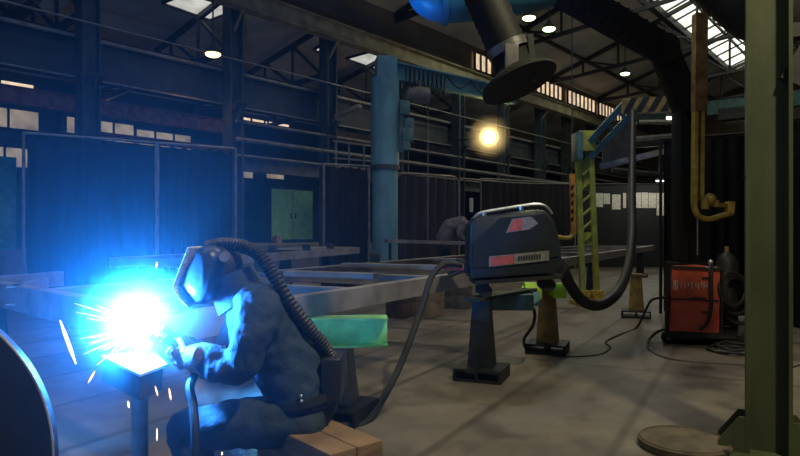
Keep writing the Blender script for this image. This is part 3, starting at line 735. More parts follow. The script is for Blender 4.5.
# plate and boxes under the feeder
pl = MB(); pl.bar(V((.62, 5.38, .715)), V((1.66, 6.78, .715)), .16, .03)
tag(pl.build('support_plate', 'steel_dark'), 'steel plate bridging the dark and the yellow pedestal below the feeder', 'plate')
tag(MB().box(V((1.06, 6.02, .624)), (.44, .2, .15), rz=R(0), bev=.01).build('junction_box', 'teal_grey'), 'grey teal box lying between the two feeder pedestals', 'box')
tag(MB().box(V((1.33, 6.3, .628)), (.16, .16, .14), bev=.01).build('junction_box', 'jib_blue'), 'small blue green box under the lime clamp', 'box')
for px, py, Y, lb in ((531, 289, 6.35, 'lime yellow clamp left of the yellow pedestal top'), (556, 289, 6.6, 'lime yellow clamp right of the yellow pedestal top')):
    c_ = at(px, py, Y); m = MB(); m.cyl(c_ + V((-.07, 0, 0)), c_ + V((.07, 0, 0)), .07, seg=16); m.box(c_ + V((.03, 0, -.05)), (.14, .12, .09), bev=.01); m.cyl(c_ + V((-.1, 0, 0)), c_ + V((.1, 0, 0)), .03, seg=12)
    tag(m.build('clamp', 'lime'), lb, 'clamp')
cable('welding_cable', [at(462, 265, 5.4), at(445, 264, 5.35), at(432, 276, 5.25), at(424, 300, 5.1), at(412, 335, 4.9), at(398, 370, 4.75), at(382, 400, 4.5), at(364, 424, 4.2), V((-.45, 4.05, .025)), V((-.8, 3.6, .025))], .026, 'black welding cable hanging from the feeder down to the floor behind the block')
cable('power_cable', [at(524, 303, 6.35), at(534, 310, 6.3), at(533, 325, 6.3), at(524, 340, 6.45), at(530, 351, 6.75), at(560, 357, 6.45), at(598, 355.5, 6.55), at(610, 348, 6.95), at(606, 342, 7.3), at(618, 335.5, 7.75), at(636, 328, 8.3), at(645, 312, 8.0), at(652, 300, 7.7), at(668, 297, 7.5)], .016, 'thin black cable winding over the floor from the feeder to the red machine')
cable('power_cable', [at(690, 327, 7.3), at(662, 330, 7.4), at(649, 340, 7.3), at(650, 351, 6.8), at(668, 359, 6.35), at(700, 363.5, 6.15), at(745, 366, 6.02), at(775, 371, 5.8), at(800, 366, 6.05), at(830, 358, 6.4)], .016, 'black cable looping over the floor from under the red machine')
for k, (px, Y, r) in enumerate(((729, 6.75, .2), (733, 6.9, .16), (741, 6.6, .22))):
    m = MB(); c_ = at(px, 350, Y); c_.z = .018 + .03 * k
    m.tube([c_ + V((math.cos(a * .35) * r * (1 + .08 * math.sin(a)), math.sin(a * .35) * r * 1.2, .012 * math.sin(a * 1.7))) for a in range(36)], .014, 6)
    tag(m.build('cable_coil', 'rubber'), ('lowest', 'middle', 'topmost')[k] + ' loose black cable coil beside the red machine on the floor', 'cable')

# ------------------------------------------------------------------ red welding machine on its cart
YM = 7.08
MC = at(695, 300, YM); MN = V((.40, .917, 0)).normalized()
def mm(px, py, dy=0):
    r = V(((px - 400) / F, 1, -(py - HOR) / F)); k = MC.dot(MN) / r.dot(MN)
    return V((0, 0, CAM_Z)) + r * k + MN * dy
rt = thing('welding_machine', 'red welding power source on a black wheeled cart', 'welding machine', mm(695, 345))
MB().prism([mm(668, 331), mm(719, 333), mm(721, 270), mm(698, 267), mm(674, 268), mm(670, 273)], MN * .6).build('body', 'red_mach', rt)
fp = MB()
fp.prism([mm(670, 298, -.006), mm(719, 300, -.006), mm(719, 301.5, -.006), mm(670, 299.5, -.006)], MN * -.008); fp.build('panel_seam', 'plastic_black', rt)
fr_ = MB()
for a, b_ in (((667, 333), (670, 268)), ((721, 334), (722, 270)), ((667, 333), (721, 334)), ((670, 267), (722, 269))): fr_.bar(mm(*a, -.01), mm(*b_, -.01), .03, .03, (0, 1, 0))
fr_.build('frame', 'steel_black', rt)
lm = MB()
xs = [673.5, 675.2, 677, 681, 684.5, 688, 691.5, 695.5, 698, 701, 703.5, 706]
for k, x in enumerate(xs):
    y0, y1 = (280, 290) if k < 3 else (281 + (k % 3), 289 - (k % 2) * 2)
    lm.prism([mm(x, y1, -.006), mm(x + .9, y1, -.006), mm(x + .9, y0, -.006), mm(x, y0, -.006)], MN * -.004)
lm.prism([mm(673.5, 281, -.006), mm(675, 281, -.006), mm(678, 290, -.006), mm(676.5, 290, -.006)], MN * -.004)
lm.build('pale_lettering', 'pale_mark', rt)
dm = MB()
for k in range(7):
    x = 690 + k * 2.4; dm.prism([mm(x, 299.5, -.016), mm(x + 1.8, 299.6, -.016), mm(x + 1.8, 297, -.016), mm(x, 296.9, -.016)], MN * -.004)
dm.build('dark_lettering', 'plastic_black', rt)
for x0, x1, y in ((701, 711, 312), (702, 711, 278)): MB().prism([mm(x0, y + 1.2, -.006), mm(x1, y + 1.2, -.006), mm(x1, y - 1, -.006), mm(x0, y - 1, -.006)], MN * -.006).build('lead_clip', 'plastic_black', rt)
tr = MB(); tr.bar(mm(662, 334.5, .3), mm(735, 336.5, .3), .66, .05); tr.build('cart_tray', 'steel_black', rt)
for px, dy in ((668, .05), (668, .55), (728, .05), (728, .55)):
    c_ = mm(px, 0, dy); c_.z = .075
    w_ = MB(); w_.cyl(c_ - MN * .025, c_ + MN * .025, .075, seg=20); o = w_.build('wheel', 'rubber', rt)
    MB().bar(c_ + V((0, 0, .08)), c_, .06, .07, (0, 1, 0)).build('fork', 'steel_black', o)
    if dy == .05 and px < 700: MB().cyl(c_ - MN * .03, c_ + MN * .03, .03, seg=12).build('hub', 'pipe', o)
hs = MB(); hs.tube(spline([mm(712, 264, -.04), mm(711, 280, -.05), mm(711, 305, -.06), mm(707, 322, -.06), mm(699, 329, -.05)], 6), .02, 8); hs.build('torch_lead', 'rubber', rt)
tv = MB(); tv.cyl(mm(710.5, 272, -.03), mm(710.5, 262, -.03), .018, seg=10); tv.ball(mm(710.5, 262, -.03), .03, 10); tv.bar(mm(705, 267, -.03), mm(717, 267, -.03), .02, .02); tv.build('valve', 'chrome', rt)
# gas cylinder & coil rack beside it
gc = thing('gas_cylinder', 'black gas cylinder strapped behind the red machine', 'gas cylinder', mm(730, 333, .45))
g0 = mm(730, 333, .45); g0.z = .2
MB().tube([g0 + V((0, 0, z)) for z in (0, .02, .75, .82, .86)], [.1, .115, .115, .08, .035], 20).build('bottle', 'steel_black', gc)
MB().cyl(g0 + V((0, 0, .86)), g0 + V((0, 0, .93)), .025, seg=10).build('valve', 'brass', gc)
for k, (px, py, r) in enumerate(((733, 290, .19), (737, 296, .23), (742, 305, .26))):
    m = MB(); c_ = mm(px, py, .12 + .12 * k)
    for j in range(4): m.torus(c_ + V((.02 * j, .015 * j, -.01 * j)), r - .012 * j, .017, (.35, -1, .1), 26)
    tag(m.build('cable_coil', 'rubber'), ('front', 'middle', 'rear')[k] + ' big black cable coil hung on the machine cart', 'cable')
ph = thing('coil_rack', 'black steel rack holding cable coils right of the red machine', 'rack', V((mm(742, 300, .3).x, mm(742, 300, .3).y, 0)))
r0 = mm(738, 300, .42); MB().bar(V((r0.x, r0.y, 0)), V((r0.x, r0.y, .95)), .06, .06, (0, 1, 0)).build('post', 'steel_black', ph)
MB().bar(V((r0.x, r0.y - .42, .72)), V((r0.x, r0.y + .05, .72)), .05, .05).build('peg', 'steel_black', ph)
MB().box(V((r0.x, r0.y, .02)), (.45, .5, .04), bev=.005).build('foot', 'steel_black', ph)

# ------------------------------------------------------------------ olive column at the right
YC = 3.6
cc = at(768, 440, YC); cx, cy = cc.x, cc.y
ct = thing('steel_column', 'olive green steel column with gusseted foot in the right foreground', 'column', (cx, cy, 0))
rz = R(-27); mx_ = Matrix.Rotation(rz, 3, 'Z'); Pc = lambda a, b, c: mx_ @ V((a, b, 0)) + V((cx, cy, c))
sh = MB()
for s in (-.105, .105): sh.bar(Pc(s, 0, .02), Pc(s, 0, 5.5), .02, .185, mx_ @ V((0, 1, 0)))
sh.bar(Pc(0, 0, .02), Pc(0, 0, 5.5), .19, .014, mx_ @ V((0, 1, 0))); sh.build('shaft', 'green_col', ct)
MB().prism([Pc(-.28, -.25, 0), Pc(.28, -.25, 0), Pc(.28, .25, 0), Pc(-.28, .25, 0)], (0, 0, .025)).build('base_plate', 'green_col', ct)
for a, b in ((-1, 0), (1, 0)):
    for s in (-.09, .09):
        MB().prism([Pc(a * .115, s, .025), Pc(a * .26, s, .025), Pc(a * .26, s, .08), Pc(a * .15, s, .23), Pc(a * .115, s, .23)], mx_ @ V((0, .016, 0))).build('gusset', 'green_col', ct)
bo = MB()
for a in (-.22, .22):
    for b in (-.19, .19): bo.cyl(Pc(a, b, .025), Pc(a, b, .06), .02, seg=6)
bo.build('bolt', 'steel_dark', ct)
MB().cyl(Pc(-.117, -.02, 1.62), Pc(-.125, -.02, 1.62), .014, seg=12).build('bolt_hole', 'rubber', ct)
bk = MB(); bk.bar(Pc(.1, 0, 2.15), Pc(.62, .1, 3.1), .1, .12); bk.bar(Pc(.1, 0, 2.45), Pc(.5, .1, 2.45), .06, .08); bk.build('brace', 'steel_dark', ct)
# round disc on floor
dp = at(684, 440, 3.74); dt = thing('round_plate', 'brown round plate lying on the floor left of the olive column', 'plate', (dp.x, dp.y, 0))
MB().tube([V((dp.x, dp.y, z)) for z in (0, .008, .045, .052)], [.25, .262, .262, .252], 48, side=(1, 0, 0)).build('disc', 'disc', dt)
MB().torus(V((dp.x, dp.y, .052)), .245, .008, seg=48).build('rim', 'disc', dt)

# ------------------------------------------------------------------ hoist boom with striped beam and lattice post
YB = 11.1
pb = at(592, 300, YB); pb.z = 0
bt = thing('boom_stand', 'yellow lattice post carrying a teal and hazard striped cable boom', 'boom stand', pb)
def pp(px, py, Y=YB): return at(px, py, Y)
pf = MB()
pf.bar(V((pp(583, 0).x, YB, .05)), pp(577.5, 150), .09, .1, (0, 1, 0)); pf.bar(V((pp(597, 0).x, YB, .05)), pp(590.5, 150), .09, .1, (0, 1, 0))
pf.build('post_rail', 'yellow_green', bt)
lz = MB()
for k in range(7):
    y0, y1 = 152 + k * 13, 152 + (k + 1) * 13; xl = 578 + (k) * .6; xr = 590.5 + k * .7
    lz.bar(pp(xl, y1), pp(xr, y0 + 2), .03, .07, (0, 1, 0))
lz.prism([pp(579, 190, YB + .02), pp(592, 190, YB + .02), pp(590.5, 150, YB + .02), pp(577.5, 150, YB + .02)], (0, .03, 0))
lz.prism([pp(580.5, 245, YB), pp(596, 245, YB), pp(595, 232, YB), pp(580.2, 232, YB)], (0, .03, 0))
lz.build('lattice', 'yellow_green', bt)
MB().box(pp(585, 142) , (.3, .35, .36), bev=.02).build('head_block', 'yellow_green', bt)
MB().box(pp(577, 147) + V((0, 0, 0)), (.1, .4, .5), bev=.01).build('head_plate', 'teal_grey', bt)
fo = MB(); fo.box(V((pb.x - .05, YB, .035)), (.55, .6, .07), bev=.01); fo.box(V((pp(583, 0).x, YB, .16)), (.2, .22, .2), bev=.02); fo.box(V((pp(597, 0).x, YB, .16)), (.2, .22, .2), bev=.02); fo.build('foot', 'yellow', bt)
dgm = MB(); YE = 10.4
for (x0, y0), (x1, y1) in (((582, 150), (624, 104)), ((590, 158), (632, 113))): dgm.bar(pp(x0, y0), pp(x1, y1, YE), .1, .09, (0, 1, 0))
for k in range(4):
    s = k / 3.5; dgm.bar(pp(582 + 42 * s, 150 - 46 * s, YB + (YE - YB) * s), pp(590 + 42 * s, 158 - 45 * s, YB + (YE - YB) * s), .04, .05, (0, 1, 0))
dgm.build('diagonal_arm', 'teal_grey', bt)
hb_ = MB(); hA, hB = pp(624, 106.5, YE), pp(688, 103.5, 9.6)
hb_.bar(hA, hB, .16, .24); hb_.build('striped_beam', 'yellow_dark', bt)
st = MB(); dd = (hB - hA).normalized(); ln = (hB - hA).length
for k in range(5):
    s = ln * (k + .1) / 5; c_ = hA + dd * s + V((dd.y, -dd.x, 0)).normalized() * .082
    st.prism([c_ + V((0, 0, -.12)), c_ + dd * .11 + V((0, 0, -.12)), c_ + dd * .26 + V((0, 0, .12)), c_ + dd * .15 + V((0, 0, .12))], (0, -.006, 0))
st.build('hazard_stripe', 'plastic_black', bt)
MB().prism([pp(602, 168), pp(634, 158), pp(636, 124), pp(628, 118), pp(604, 146)], (0, .04, 0)).build('side_panel', 'steel_dark', bt)
xr_ = MB(); xr_.bar(pp(600, 167), pp(683, 147, 10.6), .12, .1); xr_.build('lower_stay', 'bench_grey', bt)
# hose from boom to feeder
hp_ = [at(633, 112, 10.2), at(632.5, 150, 9.6), at(632, 195, 8.8), at(632, 235, 8.0), at(628, 268, 7.3), at(617, 293, 6.8), at(600, 305, 6.45), at(583, 301, 6.2), at(570, 285, 6.0), at(563, 270, 5.85), at(557, 262, 5.7)]
hpts = spline(hp_, 14); hr = [.052 + (.006 if k % 2 else 0) for k in range(len(hpts))]
tag(MB().tube(hpts, hr, 12).build('cable_hose', 'hose'), 'thick dark corrugated hose looping from the striped boom down to the feeder', 'hose')
# small orange bracket left of the post
ob = thing('lifting_bracket', 'small orange L-shaped lifting bracket hanging left of the lattice post', 'bracket', at(572, 236, 12.6))
m = MB(); m.bar(at(572, 174, 12.6), at(573.5, 234, 12.6), .1, .1, (0, 1, 0), .01); m.build('upright', 'orange', ob)
m = MB(); m.tube(spline([at(573.5, 230, 12.6), at(571, 236.5, 12.6), at(564, 238, 12.6), at(551, 235.5, 12.5)], 5), .045, 8); m.build('foot_hook', 'yellow', ob)
m = MB()
for k in range(5): m.prism([at(570.6, 186 + k * 8, 12.54), at(573.5, 184 + k * 8, 12.54), at(573.8, 188 + k * 8, 12.54), at(570.8, 190 + k * 8, 12.54)], (0, -.01, 0))
m.build('slot', 'rubber', ob)
tag(MB().cyl(at(572, 174, 12.6), at(572, -30, 12.6), .012, seg=6).build('lifting_cable', 'steel_dark'), 'thin steel cable from which the orange bracket hangs', 'cable')

# ------------------------------------------------------------------ black articulated boom with rusty mast and C-hook
YK = 8.3
kt = thing('extraction_boom', 'big black articulated boom reaching across the roof to the rusty mast', 'boom', at(690, 110, YK))
s1 = MB(); s1.bar(at(540, -22, 7.2), at(664, 50, YK), .3, .3, bev=.03); s1.build('upper_arm', 'boom_black', kt)
s2 = MB(); s2.bar(at(661, 44, YK), at(693, 122, YK), .3, .3, bev=.03); s2.build('fore_arm', 'boom_black', kt)
el = MB(); el.cyl(at(664, 48, YK - .22), at(664, 48, YK + .22), .2, seg=20); el.build('elbow', 'boom_black', kt)
rbm = MB()
for k in range(14):
    s = k / 13; c_ = at(540, -22, 7.2).lerp(at(664, 50, YK), s) ; rbm.bar(c_ + V((-.03, 0, 0)), c_ + V((.06, 0, -.0)), .32, .315)
rbm.build('bellows_rib', 'boom_black', kt)
MB().bar(at(686, 112, YK), at(686, 262, YK), .27, .3, (0, 1, 0), .02).build('lower_leg', 'boom_black', kt)
MB().prism([V((at(686, 0, YK).x - .2, YK - .2, 0)), V((at(686, 0, YK).x + .2, YK - .2, 0)), V((at(686, 0, YK).x + .2, YK + .2, 0)), V((at(686, 0, YK).x - .2, YK + .2, 0))], (0, 0, at(686, 262, YK).z)).build('plinth', 'boom_black', kt)
tie = MB(); tie.cyl(at(604, 2, YK - .1), at(604, -40, YK - .1), .012, seg=6); tie.cyl(at(645, 36, YK - .2), at(690, 38, YK - .2), .012, seg=6); tie.build('tie_rod', 'pipe', kt)
mt = thing('lifting_mast', 'slim rusty yellow mast with a yellow C-hook at its lower end', 'mast', at(697, 208, 7.8)); YH = 7.8
m = MB(); m.bar(at(700, 14, YH), at(699, 112, YH), .15, .12, (0, 1, 0)); m.build('upper_mast', 'mast_rust', mt)
m = MB(); m.bar(at(695.2, 105, YH), at(694, 203, YH), .045, .1, (0, 1, 0)); m.bar(at(701.5, 105, YH), at(700.5, 200, YH), .045, .1, (0, 1, 0)); m.build('lower_mast', 'yellow', mt)
m = MB(); m.bar(at(698.5, 105, YH + .04), at(697.5, 203, YH + .04), .06, .02, (0, 1, 0)); m.build('mast_web', 'yellow_dark', mt)
ck = MB(); ck.tube(spline([at(694, 200, YH), at(695, 210, YH), at(700, 217, YH), at(709, 219, YH), at(719, 216.5, YH), at(732, 212.5, YH)], 6), [(.05, .035)] * 31, 8, side=(0, 1, 0)); ck.bar(at(726, 207, YH), at(733, 207.5, YH), .1, .14, bev=.01); ck.build('c_hook', 'yellow', mt)
ar = MB(); ar.bar(at(700, 203, YH), at(728, 206, YH), .08, .05); ar.build('hook_arm', 'yellow_dark', mt)
bl = MB(); bl.cyl(at(705, 197, YH - .06), at(705, 209, YH - .06), .05, seg=12); bl.ball(at(710, 199, YH - .05), .075, 12); bl.cyl(at(716, 200, YH - .05), at(716, 207, YH - .05), .035, seg=10); bl.build('hook_clamp', 'brass', mt)
tag(MB().cyl(at(697.5, 216, YH), at(697.5, 255, YH), .01, seg=6).build('hanging_rod', 'pipe'), 'thin rod hanging below the yellow C-hook', 'rod')

# pipes and struts behind the boom
for (a, Ya, b, Yb, r, m_, lb) in (((640, 122), 17, (690, 122), 16, .06, 'bench_grey', 'pale pipe just above the notice board, upper one'), ((625, 143), 17, (690, 138), 16, .16, 'steel_dark', 'thick dark duct between the striped boom and the notice board'),
                            ((612, 170), 16, (690, 178), 16, .07, 'steel_dark', 'dark pipe above the papers'), ((700, 150), 20, (760, 152), 20, .06, 'bench_grey', 'grey pipe at the far end behind the C-hook mast')):
    tag(MB().tube([at(*a, Ya), at(*b, Yb)], r, 10).build('duct_pipe', m_), lb, 'pipe')
for (a, b, Y, lb) in (((712, 143), (746, 152), 24, 'teal grey switch unit under the crane bridge'),):
    A, B = at(*a, Y), at(*b, Y); tag(MB().box((A + B) / 2, (B.x - A.x, .6, abs(A.z - B.z)), bev=.03).build('switch_unit', 'teal_grey'), lb, 'box')

# ------------------------------------------------------------------ extraction arm with hood
YX = 3.25
xt = thing('fume_extractor', 'black fume extraction tube with flared hood hanging over the work', 'extraction arm', at(515, 78, YX))
ax0, ax1, ax2 = at(472, -30, YX), at(508, 50, YX), at(512, 62, YX)
dv = (at(514, 72, YX) - ax1).normalized()
pts = [ax0 + (ax1 - ax0) * (k / 22) for k in range(23)]
MB().tube(pts, [.1 + (.005 if k % 2 else 0) for k in range(23)], 24).build('tube', 'rubber', xt)
MB().tube([ax1 - (ax1 - ax0).normalized() * .03, ax1 + (ax1 - ax0).normalized() * .015], .11, 24).build('clamp_ring', 'chrome', xt)
e = at(517, 78, YX); nk = (e - ax1).normalized()
MB().tube([ax1, ax1 + nk * .03, ax1.lerp(e, .5), ax1.lerp(e, .85)], [.1, .095, .1, .105], 24).build('nozzle', 'boom_black', xt)
hd_ = V((.38, -.25, -1)).normalized()
MB().tube([e - hd_ * .06, e - hd_ * .03, e + hd_ * .015, e + hd_ * .035], [.1, .125, .2, .205], 32).build('hood', 'boom_black', xt)
for sgn in (-1, 1):
    hg = MB(); k_ = ax1.lerp(e, .35) + V((.09 * sgn, -.04, 0)); hg.bar(k_ + V((0, 0, .12)), k_ + V((.02, 0, -.12)), .03, .03, (0, 1, 0)); hg.build('bracket', 'steel_dark', xt)
MB().box(ax1.lerp(e, .45) + V((-.02, -.095, 0)), (.07, .03, .14), rz=0, bev=.008).build('label_plate', 'grey_mark', xt)
bt2 = thing('blue_duct', 'bright blue ventilation duct at the top of the picture behind the black tube', 'duct', at(480, 0, 3.9))
MB().tube(spline([at(424, -30, 3.9), at(428, -4, 3.9), at(447, 3, 3.9), at(480, 1, 3.9), at(515, -4, 3.9), at(545, -10, 4.0)], 8), [.12] * 41, 20).build('body', 'duct_blue', bt2)
for px in (452, 506): MB().cyl(at(px, -20, 3.9), at(px, -20, 3.9) + V((0, 0, 3.5)), .012, seg=6).build('hanger', 'steel_dark', bt2)
for px, py in ((445, 3), (500, -2)): c_ = at(px, py, 3.9); fg = MB(); fg.cyl(c_ + V((-.02, 0, 0)), c_ + V((.02, 0, 0)), .135, seg=24); fg.build('flange', 'duct_blue', bt2)
# black hose bundle upper right
hbm = MB(); ps = spline([at(690, -90, 4.3), at(712, -26, 4.3), at(733, -3, 4.2), at(757, 15, 4.1), at(785, 18, 4.25), at(830, 0, 4.4)], 8)
hbm.tube(ps, [.17 + (.008 if k % 2 else 0) for k in range(len(ps))], 18)
tag(hbm.build('extraction_hose', 'rubber'), 'fat black extraction hose curving past the top of the olive column', 'hose')

# ------------------------------------------------------------------ left foreground drum
dx, dy_, dr = -1.71, 2.077, .55
dt_ = thing('round_steel_plate', 'large dark round steel plate standing on edge at the lower left', 'plate', (dx, dy_, 0))
axd = V((0, 1, 0)); c_ = V((dx, dy_, dr))
o = MB(); o.tube([c_, c_ + axd * .008, c_ + axd * .03], [dr - .006, dr, dr], 72); o.build('disc', 'drum', dt_)
MB().torus(c_ + axd * .006, dr - .006, .006, axd, 72).build('rim', 'steel_raw', dt_)

# ------------------------------------------------------------------ work stand, plate, arc
ARC = at(145, 325, 2.74)
wt = thing('work_stand', 'dark steel work stand with square block under the glowing plate', 'stand', V((-1.12, 2.68, 0)))
Pw = [V((-1.38, 2.85)), V((-1.17, 2.96)), V((-1.0, 2.66)), V((-1.036, 2.47))]
zt = .722
MB().prism([V((-1.36, 2.83, .62)), V((-1.18, 2.94, .62)), V((-1.02, 2.66, .62)), V((-1.05, 2.5, .62))], (0, 0, .1)).build('block', 'steel_dark', wt)
MB().cyl(V((-1.15, 2.74, .02)), V((-1.15, 2.74, .63)), .035, seg=16).build('post', 'bench_grey', wt)  # post added where only a lens flare streak showed, paler to suggest it
MB().cyl(V((-1.15, 2.74, 0)), V((-1.15, 2.74, .025)), .2, seg=28).build('foot', 'steel_dark', wt)
M['plate_steel'] = mat('bright ground steel plate', (.62, .62, .62), .45, .2, .15)
tag(MB().prism([V((p.x, p.y, zt)) for p in Pw], (0, 0, .012)).build('steel_plate', 'plate_steel'), 'small bright steel plate being welded, dazzling white under the arc', 'plate')
# workpiece standing on the plate, where the arc burns
wp = MB(); wp.bar(V((-1.2, 2.90, .734)), V((-1.17, 2.87, .88)), .05, .08, (0, 1, 0))
tag(wp.build('bracket_workpiece', 'plate_steel'), 'steel workpiece standing on the plate inside the arc glow', 'workpiece')
at_ = thing('welding_arc', 'blinding blue white welding arc at the torch tip', 'arc', ARC)
MB().ball(ARC, .055, 16).build('core', 'arc', at_)
al = add_point('arc_light', ARC + V((-.03, -.085, .055)), (.03, .27, 1.0), 740, .03, at_)
# sparks
sps = [((60, 320), (76, 364), 2.3, .006, 1), ((88, 383), (95, 371), 2.3, .0035, 0), ((155, 386), (158, 396), 2.5, .003, 0), ((169, 388), (171, 400), 2.6, .004, 0), ((157, 428), (157, 441), 2.5, .003, 0), ((128, 401), (129, 408), 2.4, .004, 0), ((156, 268), (157, 262), 2.7, .004, 0), ((222, 452), (222, 455), 2.5, .003, 0)]
for k in range(26):
    a = R(150 + random.random() * 75); r0 = 26 + random.random() * 14; r1 = r0 + 8 + random.random() * 30
    sps.append(((145 + r0 * math.cos(a), 326 - r0 * math.sin(a) * .85), (145 + r1 * math.cos(a), 326 - r1 * math.sin(a) * .85), 2.62 + random.uniform(-.15, .1), .0012 + .0012 * random.random(), random.random() < .4))
for k in range(10):
    a = R(195 + random.random() * 85); r0 = 24 + random.random() * 10; r1 = r0 + 5 + random.random() * 12
    sps.append(((145 + r0 * math.cos(a), 326 - r0 * math.sin(a)), (145 + r1 * math.cos(a), 326 - r1 * math.sin(a)), 2.6, .0015, 1))
for i, (a, b, Y, r, wh) in enumerate(sps):
    A, B = at(*a, Y), at(*b, Y + .03)
    o = MB().tube([A, A.lerp(B, .3), A.lerp(B, .7), B], [r * .25, r, r, r * .25], 6).build('spark', 'spark_white' if wh else 'spark')
    own = {0: 'biggest white spark left of the arc', 1: 'short spark below the left side of the glowing plate', 2: 'small orange spark under the right corner of the plate', 3: 'orange spark falling beside the work block', 4: 'lowest orange spark beside the knee', 5: 'small spark dropping under the middle of the plate', 6: 'small orange spark above the arc', 7: 'faint orange spark below the thigh'}
    tag(o, own.get(i, 'fine bright spark spraying from the welding arc'), 'spark', 'sparks from the arc')

# volume added for the lens bloom and blue veil round the arc
BLOOM_K = .0105
def bloom_mat(rad, k_=BLOOM_K, core=14, lo=.1, tint=(.3, .72, 1)):
    m = bpy.data.materials.new('glow haze'); m.use_nodes = True; nt = m.node_tree; nt.nodes.clear()
    o = nt.nodes.new('ShaderNodeOutputMaterial'); v = nt.nodes.new('ShaderNodeVolumeScatter')
    v.inputs['Color'].default_value = (*tint, 1); v.inputs['Anisotropy'].default_value = 0
    tc = nt.nodes.new('ShaderNodeTexCoord'); ln_ = nt.nodes.new('ShaderNodeVectorMath'); ln_.operation = 'LENGTH'
    nt.links.new(tc.outputs['Object'], ln_.inputs[0])
    mxr = nt.nodes.new('ShaderNodeMath'); mxr.operation = 'MAXIMUM'; mxr.inputs[1].default_value = lo
    nt.links.new(ln_.outputs['Value'], mxr.inputs[0])
    pw = nt.nodes.new('ShaderNodeMath'); pw.operation = 'POWER'; pw.inputs[1].default_value = -1.5; nt.links.new(mxr.outputs[0], pw.inputs[0])
    sc_ = nt.nodes.new('ShaderNodeMath'); sc_.operation = 'MULTIPLY'; sc_.inputs[1].default_value = k_; nt.links.new(pw.outputs[0], sc_.inputs[0])
    cr = nt.nodes.new('ShaderNodeMapRange'); cr.interpolation_type = 'SMOOTHSTEP'; cr.inputs['From Min'].default_value = .33; cr.inputs['From Max'].default_value = .07
    cr.inputs['To Min'].default_value = 1; cr.inputs['To Max'].default_value = core; nt.links.new(ln_.outputs['Value'], cr.inputs['Value'])
    fd = nt.nodes.new('ShaderNodeMapRange'); fd.inputs['From Min'].default_value = rad * .55; fd.inputs['From Max'].default_value = rad
    fd.inputs['To Min'].default_value = 1; fd.inputs['To Max'].default_value = 0; nt.links.new(ln_.outputs['Value'], fd.inputs['Value'])
    mr = nt.nodes.new('ShaderNodeMath'); mr.operation = 'MULTIPLY'; nt.links.new(sc_.outputs[0], mr.inputs[0]); nt.links.new(fd.outputs[0], mr.inputs[1])
    m2_ = nt.nodes.new('ShaderNodeMath'); m2_.operation = 'MULTIPLY'; nt.links.new(mr.outputs[0], m2_.inputs[0]); nt.links.new(cr.outputs[0], m2_.inputs[1]); mr = m2_
    nt.links.new(mr.outputs[0], v.inputs['Density']); nt.links.new(v.outputs[0], o.inputs['Volume'])
    return m
FR = 2.0
M['fume'] = bloom_mat(FR)
fm = MB().ball(ARC, FR, 32).build('arc_bloom', 'fume', loc=ARC)
tag(fm, 'blue lens bloom added as glow haze around the arc', 'fume', kind='stuff')

M['lamp_haze'] = bloom_mat(.62, .16, 1, .06, (1, .9, .75))  # small haze ball added for the bloom round the flood lamp
dp_ = fl_pos
tag(MB().ball(dp_, .62, 24).build('lamp_bloom', 'lamp_haze', loc=dp_), 'warm lens bloom added as haze around the flood lamp', 'haze', kind='stuff')

# ------------------------------------------------------------------ seat blocks
tA, tD, tW = V((-.12, 2.508)), V((-.65, .76)).normalized(), V((.76, .65)).normalized()
tD3, tW3 = V((tD.x, tD.y, 0)), V((tW.x, tW.y, 0)); base = V((tA.x, tA.y, 0))
for k, lb in ((0, 'sawn timber baulk under the welder, the right one of two'), (1, 'sawn timber baulk under the welder, the left one of two')):
    c_ = base - tW3 * (.132 * k) + tD3 * .45
    tag(MB().bar(c_ - tD3 * .45 + V((0, 0, .345)), c_ + tD3 * .45 + V((0, 0, .345)), .13, .2, bev=.008).build('timber_baulk', 'timber'), lb, 'timber', 'timber baulks of the seat')
for k, s in enumerate((.16, .74)):
    c_ = base + tD3 * s
    tag(MB().bar(c_ - tW3 * .2 + V((0, 0, .122)), c_ + tW3 * .065 + V((0, 0, .122)), .2, .242, bev=.008).build('timber_baulk', 'timber_dark'), ('front', 'rear')[k] + ' dark cross timber carrying the welder seat baulks', 'timber', 'timber baulks of the seat')

# ------------------------------------------------------------------ the welder
wl = thing('person', 'seated welder in dark jacket and welding helmet, bending toward the bright arc', 'person', V((-.46, 2.85, 0)))
LAT = (0, 1, 0)
def limb(mb, pts, rad, seg=14):
    mb.tube(spline(pts, 4), [rad[0] + (rad[-1] - rad[0]) * k / (4 * (len(pts) - 1)) if len(rad) == 2 else rad_interp(rad, k / (4 * (len(pts) - 1))) for k in range(4 * (len(pts) - 1) + 1)], seg)
    for p, r in ((pts[0], rad[0]), (pts[-1], rad[-1])): mb.ball(p, r * .98, 12)
def rad_interp(r, s):
    x = s * (len(r) - 1); i = min(int(x), len(r) - 2); return r[i] + (r[i + 1] - r[i]) * (x - i)
pel, wai, che, upc, nek = at(303, 396, 2.85), at(290, 362, 2.85), at(268, 328, 2.84), at(255, 303, 2.83), at(238, 290, 2.82)
head = at(214, 274, 2.80)
sL, eL, wL = at(256, 308, 2.63), at(241, 366, 2.56), at(208, 360, 2.60)
sR, eR, wR = at(250, 305, 3.05), at(216, 372, 3.08), at(190, 350, 2.86)
hL, kL, aL = at(297, 420, 2.74), at(186, 430, 2.66), V((at(190, 0, 2.66).x + .03, 2.66, .09))
hR, kR, aR = at(294, 402, 2.97), at(203, 393, 3.06), V((at(206, 0, 3.06).x + .04, 3.06, .09))
